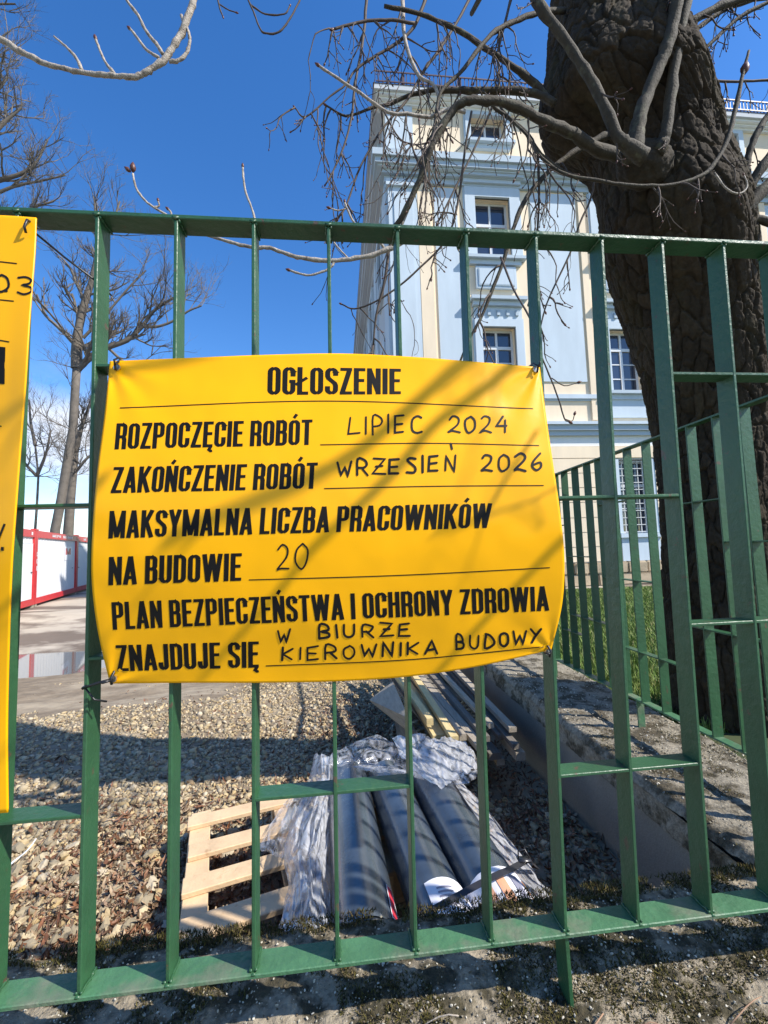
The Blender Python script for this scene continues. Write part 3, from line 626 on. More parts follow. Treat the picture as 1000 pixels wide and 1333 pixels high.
def text_quads(txt, gap=.055, space=.20):
    x = 0; Q = []
    for c in txt:
        if c == ' ': x += space; continue
        S, w_ = glyph(c)
        for s_ in S:
            for q_ in strips(dens(s_), TV*(.95 if c in 'WMN' and abs(s_[0][0]-s_[-1][0]) > .05 else 1)*(.75 if (c in 'ŃÓŚĘŁ' and s_ is S[-1]) else 1), TH*(.8 if (c in 'ŁĘ' and s_ is S[-1]) else 1)): Q.append([p+[x, 0] for p in q_])
        x += w_+gap
    return np.array(Q), x-gap
def layon(Q, w_, bl, br, tl, tr):
    """unit text box -> photo quad"""
    bl, br, tl, tr = [np.array(p, float) for p in (bl, br, tl, tr)]; s = Q[..., 0:1]/w_; t = Q[..., 1:2]
    return (bl*(1-s)+br*s)*(1-t)+(tl*(1-s)+tr*s)*t
def put(root, name, XY, patch, depth, m_, off=-.0005):
    k = XY.shape[1]; xy = XY.reshape(-1, 2); u, v = inv(patch, xy); p = surf(patch, depth, u, v, off)
    return npmesh(name, p, np.arange(len(xy)).reshape(-1, k), m_, root)
for txt, bl, br, tl, tr in (('OGŁOSZENIE', (348, 514), (522, 513), (349, 477), (522, 480)),
                            ('ROZPOCZĘCIE ROBÓT', (149, 585), (406, 579), (152, 551), (407, 546)),
                            ('ZAKOŃCZENIE ROBÓT', (144, 642), (412, 636), (148, 608), (414, 602)),
                            ('MAKSYMALNA LICZBA PRACOWNIKÓW', (141, 701), (638, 687), (143, 665), (641, 655)),
                            ('NA BUDOWIE', (141, 762), (314, 756), (142, 725), (315, 720)),
                            ('PLAN BEZPIECZEŃSTWA I OCHRONY ZDROWIA', (147, 820), (715, 795), (145, 784), (714, 763)),
                            ('ZNAJDUJE SIĘ', (153, 874), (337, 869), (150, 840), (337, 835))):
    Q, w_ = text_quads(txt); put(s1, 'printed_line', layon(Q, w_, bl, br, tl, tr), patch1, depth1, 'ink')
def line_px(pts, wpx, n=24):
    P = np.array(smoothpts(pts, n)) if len(pts) > 2 else np.array([np.array(pts[0])*(1-t)+np.array(pts[1])*t for t in np.linspace(0, 1, n)])
    return np.array(strips(P, wpx, wpx))
for pts in ([(156, 531), (425, 522), (694, 532)], [(417, 579), (560, 577), (702, 580)], [(422, 636), (565, 633), (708, 632)], [(324, 755), (520, 749), (716, 739)], [(346, 867), (530, 859), (708, 842)]):
    put(s1, 'ruled_line', line_px(pts, 1.3), patch1, depth1, 'ink')
HW = {'L': [[(.1, 1), (.0, .02), (.75, .05)]], 'I': [[(.15, 1), (.1, 0)]], 'P': [[(.1, 0), (.15, 1), (.6, .95), (.75, .72), (.55, .48), (.1, .42)]],
      'E': [[(.7, 1), (.1, .95), (.05, .02), (.7, .05)], [(.1, .5), (.6, .53)]], 'C': [[(.75, .85), (.45, 1), (.1, .7), (.1, .25), (.4, 0), (.8, .12)]],
      '2': [[(.08, .8), (.35, 1), (.7, .85), (.6, .5), (.05, .03), (.3, .07), (.8, .02)]], '0': [[(.45, 1), (.1, .75), (.1, .25), (.4, 0), (.72, .25), (.75, .75), (.45, 1)]],
      '4': [[(.55, 1), (.05, .42), (.8, .45)], [(.62, .75), (.58, 0)]], '6': [[(.6, 1), (.2, .6), (.1, .2), (.4, 0), (.7, .2), (.6, .48), (.2, .4)]],
      'W': [[(.0, .95), (.2, .05), (.42, .65), (.62, .02), (.85, 1)]], 'R': [[(.1, 0), (.12, 1), (.6, .95), (.7, .7), (.5, .5), (.12, .45)], [(.35, .48), (.75, 0)]],
      'Z': [[(.05, .95), (.8, 1), (.05, .03), (.85, .05)], [(.2, .5), (.65, .52)]], 'S': [[(.7, .9), (.35, 1), (.1, .78), (.6, .4), (.55, .08), (.05, .05)]],
      'N': [[(.05, 0), (.1, 1), (.65, .02), (.72, 1)]], 'Ń': [[(.05, 0), (.1, 1), (.65, .02), (.72, 1)], [(.5, 1.45), (.45, 1.75)]], 'B': [[(.1, 0), (.12, 1), (.55, .95), (.6, .65), (.15, .52), (.65, .42), (.65, .1), (.1, 0)]],
      'U': [[(.08, 1), (.08, .25), (.35, 0), (.65, .2), (.72, 1)]], 'K': [[(.1, 1), (.08, 0)], [(.7, .95), (.12, .45), (.7, .02)]], 'O': [[(.4, 1), (.08, .75), (.1, .2), (.4, 0), (.72, .3), (.7, .8), (.4, 1)]],
      'A': [[(.0, 0), (.4, 1), (.75, 0)], [(.15, .35), (.62, .38)]], 'D': [[(.12, 1), (.1, 0), (.6, .15), (.75, .55), (.5, .95), (.05, 1)]], 'Y': [[(.02, 1), (.4, .5)], [(.8, 1), (.35, .4), (.1, 0)]], '3': [[(.05, .92), (.5, 1), (.75, .8), (.6, .6), (.3, .55), (.75, .4), (.75, .12), (.4, 0), (.0, .1)]]}
def hand(root, cells, patch, depth, wpx=2.7, name='handwriting'):
    """cells: (char, x left, x right, baseline y, top y)"""
    Q = []
    for c, x0, x1, y0, y1 in cells:
        for s_ in HW[c]:
            S_ = [(x0+(x1-x0)*p[0]/.82+random.gauss(0, .55), y0+(y1-y0)*p[1]+random.gauss(0, .6)) for p in s_]
            P = smoothpts(S_, 3) if (len(S_) > 4 and c not in 'WNZEŃ') else dens(S_, 5)
            ww = wpx*random.uniform(.85, 1.12); Q.extend(strips(P, ww, ww))
            for e in (P[0], P[-1]):
                e = np.array(e); Q.append((e+[-wpx*.42, 0], e+[0, wpx*.42], e+[wpx*.42, 0], e+[0, -wpx*.42]))
    put(root, name, np.array(Q), patch, depth, 'marker', -.0008)
def row(txt, x0, x1, yb0, yb1, h0, h1=None, wfac=None):
    h1 = h1 or h0; n = len(txt); wts = [(.35 if c == 'I' else (.9 if c == ' ' else 1.15 if c == 'W' else 1)) for c in txt]; tot = sum(wts); o = []; p = 0
    for c, q_ in zip(txt, wts):
        a, b = p/tot, (p+q_*.74)/tot; p += q_
        if c == ' ': continue
        j = random.uniform(-1.0, 1.0); mid = (a+b)/2; yb = yb0+(yb1-yb0)*mid+j; h_ = h0+(h1-h0)*mid
        o.append((c, x0+(x1-x0)*a, x0+(x1-x0)*b, yb, yb-h_*random.uniform(.94, 1.05)))
    return o
hand(s1, row('LIPIEC', 454, 556, 566, 563, 24)+row('2024', 584, 666, 564, 563, 21), patch1, depth1, 2.6)
hand(s1, row('WRZESIEŃ', 439, 600, 620, 613, 21)+row('2026', 626, 713, 614, 612, 21, 23), patch1, depth1, 3.0)
hand(s1, row('20', 360, 408, 742, 740, 33), patch1, depth1, 2.5)
hand(s1, row('W', 361, 384, 838, 838, 18)+row('BIURZE', 414, 542, 832, 827, 17), patch1, depth1, 3.0)
hand(s1, row('KIEROWNIKA', 366, 577, 860, 851, 17)+row('BUDOWY', 592, 710, 847, 836, 18), patch1, depth1, 2.9)
# eyelets and cable ties
def tie(root, px, tail, loop=True):
    c = at(px[0], px[1], 1, SY-.006); g = MB()
    pts = [c+np.array([.011*math.cos(a), -.006-.002*math.sin(a*2), .014*math.sin(a)]) for a in np.linspace(0, 6.28, 13)]
    if loop: g.tube([c+[0, -.004, -.008], c+[.001, -.008, .004], c+[0, .012, .018], c+[0, .05, .020]], .0022, 6)
    g.tube([c+[0, -.006, 0], c+np.array(tail)*.5+[0, -.012, 0], c+np.array(tail)], [.0024, .002, .0014], 6)
    g.build('cable_tie', 'tie', root, c, smooth=True)
    g = MB(); g.tube([c+[0, .002, 0], c+[0, -.001, 0]], [.0065, .006], 12); g.build('eyelet', 'rim', root, c, smooth=False)
tie(s1, (152, 478), (.004, -.004, .016)); tie(s1, (698, 481), (.006, -.004, .016)); tie(s1, (714, 849), (-.012, -.006, .001)); tie(s1, (147, 884), (-.02, -.004, -.004))
g = MB(); c = at(147, 884, 1, SY-.008); b1 = at(108, 896, 1, SY-.004); g.tube([c, (c+b1)/2+[0, -.006, .002], b1, b1+[-.004, .05, .004]], .0028, 6)
g.tube([b1+[.004, 0, 0], b1+[.02, -.002, -.02], b1+[.035, .01, -.028]], .0018, 5); g.build('cable_tie', 'tie', s1, c, smooth=True)

# second board, cut by the left edge of the photo
R2 = [(0, 47, 283), (0, 45, 330), (0, 38, 420), (0, 33, 500), (0, 27, 575), (0, 21, 655), (0, 15, 740), (0, 11, 850), (0, 9, 950), (0, 10, 1058)]
patch2 = coons([(0, -330, 268), (0, -140, 274), (0, 0, 280), (0, 47, 283)], [(0, -520, 1085), (0, -250, 1075), (0, -60, 1063), (0, 10, 1058)], [(0, -330, 268), (0, -380, 500), (0, -450, 800), (0, -520, 1085)], R2)
def depth2(u, v): return SY-.006-.035*np.sin(math.pi*v)*np.clip(u, 0, 1)+.004*np.sin(v*17)*u
s2 = thing('notice_board', 'tall yellow plastic notice board cut off by the left edge of the photo', 'sign', (-.75, FY-.03, Z(-.4)))
board(s2, patch2, depth2, 80, 160)
def inv2(patch, xy):
    xy = np.asarray(xy, float); u = np.full(len(xy), .9); v = np.clip((xy[:, 1]-280)/780, 0, 1)
    for _ in range(20):
        P = patch(u, v); e = xy-P; h = -1e-3; Pu = (patch(u+h, v)-P)/h; Pv = (patch(u, v+h)-P)/h
        det = Pu[:, 0]*Pv[:, 1]-Pu[:, 1]*Pv[:, 0]; u = np.clip(u+.8*(e[:, 0]*Pv[:, 1]-e[:, 1]*Pv[:, 0])/det, .02, 1); v = np.clip(v+.8*(Pu[:, 0]*e[:, 1]-Pu[:, 1]*e[:, 0])/det, .01, 1)
    return u, v
_inv1 = inv; inv = inv2
for a, b in (((-40, 336), (22, 343)), ((-40, 386), (18, 392)), ((-40, 436), (12, 445)), ((-40, 549), (2, 555))): put(s2, 'ruled_line', line_px([a, b], 1.6), patch2, depth2, 'ink')
put(s2, 'printed_line', np.array([[(-9, 450), (7, 452), (6, 500), (-10, 499)]], float), patch2, depth2, 'ink')
hand(s2, [('O', -8, 13, 380, 357), ('3', 22, 42, 383, 360)], patch2, depth2, 3.0)
put(s2, 'handwriting', np.array([[(6, 376), (10, 376), (10, 380), (6, 380)], [(1, 712), (5, 712), (5, 717), (1, 717)]], float), patch2, depth2, 'marker', -.0008)
put(s2, 'handwriting', line_px([(-6, 712), (6, 682)], 3), patch2, depth2, 'marker', -.0008)
inv = _inv1
c = at(36, 300, 1, SY-.01); g = MB(); g.tube([c+[0, -.004, -.008], c+[.001, -.01, .0], c+[.001, -.004, .018], c+[0, .03, .03]], .0024, 6); g.build('cable_tie', 'tie', s2, c, smooth=True)
g = MB(); a, b = at(48, 305, 1, FY-.02), at(120, 362, 1, FY-.02); g.tube([a, (a+b)/2+[0, 0, -.002], b, b+[.01, .05, -.004]], .0021, 6); o = g.build('black_cord', 'tie', None, a, smooth=True); tag(o, 'short taut black cord from the top rail to the bar beside the left board', 'cord')

# ================================================================ MAIN TREE
rows = [(985, 878, 1058, 2.5), (900, 874, 1045, 2.5), (800, 868, 1036, 2.48), (700, 862, 1029, 2.45), (620, 856, 1022, 2.43), (560, 850, 1017, 2.4), (480, 838, 1009, 2.3), (420, 820, 1001, 2.25), (367, 802, 993, 2.18), (297, 786, 980, 2.1), (227, 777, 957, 2.05), (190, 758, 945, 2.02), (155, 716, 932, 2.0), (120, 706, 914, 2.0), (63, 714, 892, 2.0), (20, 716, 884, 2.0), (-60, 722, 890, 2.0), (-170, 735, 900, 2.05)]
cl = []
for yy, xl, xr, dp in rows:
    a, b = ray(xl, yy), ray(xr, yy); aa, ab = math.atan2(a[0], a[1]), math.atan2(b[0], b[1]); az = (aa+ab)/2; c = ray((xl+xr)/2, yy)
    px_ = math.tan(az)*dp; dist = math.hypot(px_, dp); rr = dist*math.sin((ab-aa)/2); cl.append((px_, dp, c[2]/c[1]*dp+EYE, rr))
base = cl[0]; cl = [(base[0]+.03, base[1]+.01, Z(-1.25), base[3]*1.22)]+cl
C_ = np.array(smoothpts(cl, 12)); nv = 820; t_ = np.linspace(0, len(C_)-1, nv); i_ = np.clip(t_.astype(int), 0, len(C_)-2); f_ = (t_-i_)[:, None]; C_ = C_[i_]*(1-f_)+C_[i_+1]*f_
nu = 430; th = np.linspace(0, 2*math.pi, nu, endpoint=False); TH_, ZZ = np.meshgrid(th, C_[:, 2]); rad = C_[:, 3][:, None]*np.ones_like(TH_)
cxn, cyn = np.cos(TH_), np.sin(TH_)
uu = TH_/(2*math.pi)*30+.55*fbm(cxn*3, cyn*3, ZZ*5, 3); vv = ZZ*8.0+.9*fbm(cxn*4+5, cyn*4, ZZ*5, 3)
f1, f21, idn = voro(uu, vv, 30); uu2 = TH_/(2*math.pi)*72; f1b, f21b, idb = voro(uu2+.4*fbm(cxn*5, cyn*5, ZZ*6, 2), ZZ*24+fbm(cxn*5, cyn*5, ZZ*6, 2), 72)
lump = .05*fbm(cxn*1.2, cyn*1.2, ZZ*1.1+3, 3)
collar = np.exp(-((ZZ-Z(1.62))/.22)**2)*np.clip(np.cos(TH_-math.radians(232)), 0, 1)**2*.09      # burl where the limbs leave
disp = lump*rad/.3+collar+.017*(np.clip(f21*5.5, 0, 1)-.6)+.012*(idn-.5)+.005*np.clip(f21b*5, 0, 1)+.005*idb+.004*fbm(cxn*20, cyn*20, ZZ*30, 3)
rr = rad-.008+disp
P = np.stack([C_[:, 0][:, None]+cxn*rr, C_[:, 1][:, None]+cyn*rr, ZZ+.0*rr], -1).reshape(-1, 3)
bc = (np.array([.034, .025, .016])[None]*(.65+.55*idn.ravel()[:, None]+.25*idb.ravel()[:, None]))+np.clip(fbm(cxn*6, cyn*6, ZZ*5, 3), 0, 1).ravel()[:, None]*np.array([.012, .013, .004])
tree = thing('chestnut_tree', 'big bare horse chestnut with rough dark trunk behind the right of the fence', 'tree', (base[0], base[1], Z(-1.1)))
trunk = npmesh('trunk', P, gridf(nu, nv, True), 'bark', tree, smooth=True, col=bc)
def px3(pts, dep):
    """photo polyline -> world; dep = one depth or one per point"""
    n = len(pts); dd = dep if hasattr(dep, '__len__') else [dep]*n
    if len(dd) != n: dd = np.interp(np.linspace(0, 1, n), np.linspace(0, 1, len(dd)), dd)
    return [at(p[0], p[1], 1, d_) for p, d_ in zip(pts, dd)]
def knobby(pts, rad, k=4, amp=.10):
    P = smoothpts([list(p)+[r] for p, r in zip(pts, rad)], k); o = [p[:3] for p in P]; r = [max(.0008, p[3])*(1+amp*random.uniform(-1, 1)+(.22 if (i % 5 == 2) else 0)*amp*4) for i, p in enumerate(P)]
    return o, r
def bud(g, p, d, s=.006, mi=1):
    d = np.array(d, float); d /= max(np.linalg.norm(d), 1e-9)
    g.tube([p-d*s*.4, p+d*s*.4, p+d*s*1.3, p+d*s*2.3, p+d*s*3.1], [s*.45, s*.85, s*.95, s*.6, s*.08], 6, mi)
def twig_path(p, d, L, droop=1.0, up=1.0, wig=.15, step=.03):
    """chestnut shoot: hangs, wriggles, and turns up at its tip"""
    pts = [np.array(p, float)]; d = np.array(d, float); d /= np.linalg.norm(d); n = max(4, int(L/step))
    for i in range(n):
        t = i/n; g_ = -droop*.28*(1-t*1.1) if t < .7 else up*.55*(t-.6)
        d = d+np.array([random.gauss(0, wig), random.gauss(0, wig), g_+random.gauss(0, wig*.6)]); d /= np.linalg.norm(d); pts.append(pts[-1]+d*step)
    return pts, d
def twig(p, d, L, r=.0028, parent=None, m_='twig', spurs=3, droop=1., name='twig', sub=True):
    r *= 1.4; g = MB(); pts, de = twig_path(p, d, L, droop); n = len(pts); rad = [r*(1-.62*i/n)*(1.25 if i % 3 == 1 else 1) for i in range(n)]
    g.tube(pts, rad, 5); bud(g, pts[-1], de, r*1.15)
    for s_ in range(spurs):
        i = random.randint(max(1, n//5), n-2); dd = pts[i]-pts[i-1]; dd = dd/np.linalg.norm(dd)+np.array([random.gauss(0, .8), random.gauss(0, .8), random.gauss(0, .4)]); LL = random.uniform(.04, .16)*min(1, L*2.5)
        sp, se = twig_path(pts[i], dd, LL, .8, 1.6, .2, .016); k = len(sp); g.tube(sp, [r*.6*(1-.4*j/k) for j in range(k)], 4); bud(g, sp[-1], se, r*.8)
    return g, pts
limbs = []
def limb(pts, dep, rpx, name='branch', m_='limb', nseg=8, tip=False, k=4, amp=.08, twigs=0, tl=(.15, .4), td=(0, 0, -1), tr=.0026, droop=1., parent=None, spurs=3):
    """traced limb; rpx = radii in photo pixels (one, or two ends)"""
    parent = parent or tree
    W = px3(pts, dep); n = len(W); rp = np.interp(np.linspace(0, 1, n), np.linspace(0, 1, len(rpx)), rpx)
    rad = [float(.72*r*((w_-[0, 0, EYE])@CF)/FPX) for r, w_ in zip(rp, W)]
    P, R_ = knobby(W, rad, k, amp*(1.4 if rad[0] > .012 else 1)); P = [P[0]]+[q_+np.array([random.gauss(0, .2), random.gauss(0, .2), random.gauss(0, .2)])*(min(r_, .008) if r_ > .012 else r_*.5) for q_, r_ in zip(P[1:], R_[1:])]; g = MB(); g.tube(P, R_, nseg)
    if tip: bud(g, P[-1], P[-1]-P[-2], max(.004, R_[-1]*1.5))
    o = g.build(name, [m_, 'bud'], parent, W[0], smooth=True)
    for q_ in range(twigs):
        i = random.randint(len(P)//6, len(P)-1); d_ = np.array(td)+np.array([random.gauss(0, .55), random.gauss(0, .5), random.gauss(0, .35)])
        g, tp = twig(P[i], d_, random.uniform(*tl), tr*random.uniform(.75, 1.25), spurs=spurs, droop=droop); g.build('twig', ['twig', 'bud'], o, P[i], smooth=True)
    limbs.append(P); return o
# traced limbs (photo polylines, depth range, radius in photo pixels)
A = limb([(804, 203), (772, 192), (748, 175), (713, 160), (681, 143), (650, 133), (620, 130), (605, 132), (590, 144), (574, 168), (558, 200), (546, 236), (526, 276), (514, 296)], [1.72, 1.6, 1.55, 1.6, 1.7], [11, 8.5, 7, 6.5, 5], twigs=5, tl=(.2, .55))
limb([(514, 296), (506, 330), (500, 370), (490, 410), (486, 450)], [1.7, 1.74], [3.2, 1.6], m_='twig', twigs=3, tl=(.1, .3))
limb([(712, 128), (690, 104), (670, 88), (630, 62), (590, 36), (546, 18), (500, 8)], [1.95, 1.9, 1.85], [8, 5.5, 4, 3], twigs=14, tl=(.15, .5))
limb([(735, 14), (702, 16), (670, 28), (645, 40), (626, 60), (598, 96), (574, 120), (566, 160), (558, 192), (545, 215)], [1.9, 1.75, 1.7], [5, 4, 3, 2.2], twigs=10, tl=(.15, .45))
limb([(722, 135), (704, 124), (666, 118), (612, 118), (580, 118), (563, 117), (531, 125), (504, 136), (482, 141), (450, 151), (425, 137)], [1.9, 1.95, 2.0, 1.95], [6.5, 6, 5, 3.5, 2.5, 1.6], m_='limb', twigs=14, tl=(.15, .45), tip=True)
limb([(606, 146), (585, 142), (560, 152), (530, 148), (505, 146), (470, 122), (440, 102), (416, 86)], [1.75, 1.7], [3.2, 3, 2.6, 2.2], m_='pale_twig', tip=True, twigs=5, tl=(.1, .3))
limb([(840, 205), (818, 190), (804, 175), (779, 122), (755, 80), (720, 31), (699, 0), (680, -60)], [1.62, 1.6, 1.6], [15, 9, 8.5, 9], twigs=3, tl=(.1, .25))
limb([(822, 205), (828, 180), (832, 154), (846, 115), (858, 85), (867, 63), (876, 30), (881, 0), (886, -60)], [1.7, 1.66, 1.6], [16, 11, 11, 13], twigs=2, tl=(.1, .2))
limb([(855, 200), (862, 185), (867, 171), (874, 115), (884, 52), (895, 0), (905, -60)], [1.72, 1.68, 1.62], [14, 9, 9, 10], twigs=1, tl=(.1, .2))
limb([(760, 60), (778, 35), (790, 10), (782, -20), (760, -70)], [1.9, 1.85], [18, 20, 26])
limb([(835, 60), (833, 20), (850, -20), (870, -70)], [1.9, 1.85], [22, 24, 30])
limb([(975, 66), (968, 94), (958, 140), (947, 182), (930, 213), (909, 231), (874, 241), (840, 242), (807, 240), (776, 234), (737, 227), (706, 206), (685, 175), (660, 150), (646, 130)], [1.62, 1.6, 1.62, 1.7], [2.2, 4.2, 3.6, 3, 3, 2.5, 2], m_='limb', twigs=8, tl=(.08, .3))
g = MB(); p = at(969, 94, 1, 1.62); bud(g, p, at(974, 66, 1, 1.62)-p, .019); g.build('bud', ['bud', 'bud'], tree, p, smooth=True)
limb([(930, 225), (945, 245), (962, 252), (973, 243), (969, 228)], 1.65, [2, 1.5, 1.2], m_='pale_twig', tip=True)
limb([(895, 32), (915, 20), (947, 4), (1000, -6), (1060, -14)], [1.85, 1.8], [6.5, 6], twigs=5, tl=(.1, .35))
limb([(890, 46), (910, 35), (940, 14), (965, 4), (1010, -10)], [1.9, 1.85], [4, 4], twigs=3, tl=(.1, .3))
limb([(884, 98), (905, 78), (916, 66), (940, 42), (965, 21), (1000, 3), (1040, -20)], [1.85, 1.75], [3.2, 3.2], twigs=4, tl=(.1, .3))
limb([(870, 112), (881, 105), (905, 104), (930, 105), (960, 106), (1000, 104), (1040, 100)], [1.85, 1.8], [1.6, 2.2, 2], m_='twig', twigs=5, tl=(.08, .22))
limb([(975, 250), (972, 228), (974, 205), (982, 180), (1000, 150), (1030, 120)], [1.85, 1.8], [6.5, 5.5], twigs=2, tl=(.1, .2))
limb([(960, 275), (975, 246), (1000, 206), (1040, 160)], [1.85, 1.75], [10, 7], twigs=2, tl=(.1, .2))
limb([(950, 300), (965, 280), (1000, 241), (1040, 200)], [1.85, 1.75], [13, 9], twigs=2, tl=(.1, .2))
limb([(962, 300), (985, 285), (1010, 292), (1040, 300)], [1.85, 1.8], [8, 6])
limb([(795, 175), (775, 182), (750, 196), (722, 216), (702, 236), (682, 264), (666, 304), (654, 344), (640, 380), (628, 410), (612, 440), (598, 474), (585, 520)], [1.75, 1.7, 1.75], [7, 4.6, 3.6, 2.6, 1.6], twigs=7, tl=(.1, .35))
limb([(640, 136), (650, 145), (672, 160), (690, 178), (700, 196), (722, 216), (740, 226), (760, 234)], [1.68, 1.72], [3, 3.4, 3], twigs=6, tl=(.2, .5))
limb([(700, 196), (702, 250), (700, 300), (697, 350), (688, 395)], [1.72, 1.8], [2.4, 1.4], m_='twig', twigs=5, tl=(.08, .2), tip=True)
limb([(775, 232), (768, 262), (755, 290), (742, 330), (728, 360), (712, 395), (704, 425)], [1.75, 1.8], [2, 1.3], m_='twig', twigs=3, tl=(.08, .2), tip=True)
limb([(614, 145), (606, 190), (600, 240), (590, 290), (575, 320), (545, 350), (520, 372), (490, 392), (462, 402), (445, 396)], [1.75, 1.85], [2.2, 1.8, 1.4], m_='twig', twigs=5, tl=(.06, .2), tip=True)
limb([(706, 466), (718, 495), (728, 522), (735, 545), (741, 549)], 1.1, [1.5, 1.2], m_='twig', tip=True, twigs=0)
limb([(718, 492), (735, 502), (752, 498)], 1.1, [1, .9], m_='twig', tip=True)
limb([(735, 545), (745, 548), (748, 540)], 1.1, [.9, .8], m_='twig', tip=True)
limb([(652, 335), (668, 375), (690, 415), (700, 455), (708, 472)], [1.7, 1.1], [2, 1.4], m_='twig', twigs=0, tl=(.06, .15))
limb([(524, 0), (526, 40), (532, 70), (547, 100), (566, 112), (571, 140), (560, 190), (545, 240), (520, 300)], [1.9, 1.8, 1.75], [4, 3, 3, 2.2], m_='pale_twig', twigs=8, tl=(.1, .35))
limb([(560, -20), (548, 15), (535, 40), (510, 60), (485, 75), (462, 92), (450, 110), (430, 125), (398, 152), (384, 140)], [1.9, 1.85], [3.4, 2.6, 1.6, 1.2], m_='twig', twigs=6, tl=(.08, .3), tip=True)
limb([(478, -10), (474, 40), (468, 80), (462, 110), (458, 150), (448, 190), (434, 222), (424, 240)], [1.9, 1.85], [2.8, 2.2, 1.3], m_='twig', twigs=6, tl=(.08, .22), tip=True)
limb([(540, 30), (510, 26), (478, 27), (452, 33), (434, 38)], [1.85, 1.8], [2.6, 2.4, 2], m_='twig', twigs=4, tl=(.08, .25), tip=True)
limb([(620, -20), (600, 20), (575, 60), (550, 95), (530, 130), (500, 165), (470, 215), (452, 265), (440, 285)], [2.0, 1.9], [2.8, 1.5], m_='twig', twigs=8, tl=(.08, .3), tip=True)
limb([(670, -20), (660, 20), (648, 70), (650, 110), (628, 170), (600, 230), (570, 290)], [2.05, 1.95], [2.6, 1.6], m_='twig', twigs=8, tl=(.1, .35), tip=True)
limb([(500, 145), (520, 180), (540, 188), (556, 186)], 1.7, [1.6, 1.2], m_='twig', tip=True)
limb([(558, 238), (548, 220), (538, 195), (535, 178)], 1.65, [2.0, 1.8], m_='twig', tip=True)
limb([(556, 238), (552, 215), (547, 180), (546, 158)], 1.6, [1.6, 1.6], m_='twig', tip=True)
# fine hanging shoots over the building
for i in range(50):
    P = random.choice([l_ for l_ in limbs[1:] if l_[-1][2] > Z(.95) and l_[0][0] < 1.0]); q_ = P[random.randint(len(P)//5, len(P)-1)]+np.array([random.gauss(0, .05), random.gauss(0, .12), random.gauss(0, .03)])*0
    g, tp = twig(q_, (random.gauss(0, .6), random.gauss(0, .4), -.7+random.gauss(0, .4)), random.uniform(.15, .6), random.uniform(.0014, .0024), spurs=random.randint(1, 4)); g.build('twig', ['twig', 'bud'], tree, q_, smooth=True)
# burl where the big shoots leave the trunk
vb, fb = ico(5); nb_ = vb*(1+.16*fbm(vb[:, 0]*2, vb[:, 1]*2, vb[:, 2]*2, 4)[:, None]+.10*np.abs(fbm(vb[:, 0]*6, vb[:, 1]*6, vb[:, 2]*6, 3))[:, None])
pb = at(838, 214, 1, 1.80); npmesh('burl', nb_*np.array([.13, .09, .10])+pb, fb, 'bark', tree, smooth=True, col=np.tile(np.array([.042, .034, .024]), (len(vb), 1)))
# upper crown above the frame (dappled shade)
def grow(g, p, d, L, r, lev, tips, spread=.5, up=.15, nseg=6):
    n = 5; pts = [np.array(p, float)]; d = np.array(d, float); d /= np.linalg.norm(d)
    for i in range(n):
        d = d+np.array([random.gauss(0, .13), random.gauss(0, .13), random.gauss(up*.3, .1)]); d /= np.linalg.norm(d); pts.append(pts[-1]+d*L/n)
    g.tube(pts, [r*(1-.45*i/n) for i in range(n+1)], nseg if lev > 1 else 4, cap=False)
    if lev == 0: return
    for k in range(random.randint(3, 4) if lev > 1 else random.randint(3, 5)):
        i = random.randint(2, n); dd = d+np.array([random.gauss(0, spread), random.gauss(0, spread), random.gauss(up, spread*.6)])
        grow(g, pts[i], dd, L*random.uniform(.55, .8), r*random.uniform(.38, .6), lev-1, tips, spread, up, nseg)
top = C_[-1]
for d_, L_ in (((-.15, .1, 1), 2.4), ((.6, .3, 1), 2.4), ((.1, .7, .9), 2.4), ((.4, -.3, 1), 2.2)):
    g = MB(); grow(g, top[:3]+[0, 0, -.1], d_, L_, .11, 4, None, .38, .4); g.build('branch', 'limb', tree, top[:3], smooth=True)
# limbs that reach over the pavement to the right and shade the board (stripes traced on the board, carried towards the sun)
def shadow_limb(pts, t0, t1, r0, r1, tw=2):
    W = []
    for i, (x, y) in enumerate(pts):
        s_ = at(x, y, 1, SY-.03); t = t0+(t1-t0)*i/(len(pts)-1); W.append(s_+SUN*t)
    P, R_ = knobby(W, np.linspace(r0, r1, len(W)), 4, .08); g = MB(); g.tube(P, R_, 7); o = g.build('branch', ['limb', 'bud'], tree, W[0], smooth=True)
    for k in range(tw):
        i = random.randint(2, len(P)-1); g, tp = twig(P[i], (random.gauss(0, .6), random.gauss(0, .6), -.6), random.uniform(.1, .3), .002); g.build('twig', ['twig', 'bud'], o, P[i], smooth=True)
    return P
shadow_limb([(760, 350), (680, 400), (600, 468), (520, 545), (450, 608), (380, 655), (300, 690), (200, 730)], 3.0, 2.0, .017, .010, 3)
shadow_limb([(820, 330), (740, 400), (655, 480), (560, 560), (490, 640), (430, 700), (380, 745), (345, 790), (300, 840)], 2.6, 1.7, .013, .008, 3)
shadow_limb([(900, 560), (820, 620), (735, 700), (690, 745), (640, 800), (600, 850), (560, 900)], 2.0, 1.5, .011, .006, 2)
shadow_limb([(420, 380), (300, 420), (180, 440), (100, 480), (20, 540), (-80, 560)], 2.4, 2.2, .008, .006, 1)
shadow_limb([(120, 640), (60, 720), (10, 790), (-60, 830)], 2.2, 1.9, .008, .005, 1)
shadow_limb([(700, 560), (640, 640), (600, 700), (540, 720)], 1.6, 1.4, .004, .003, 1)

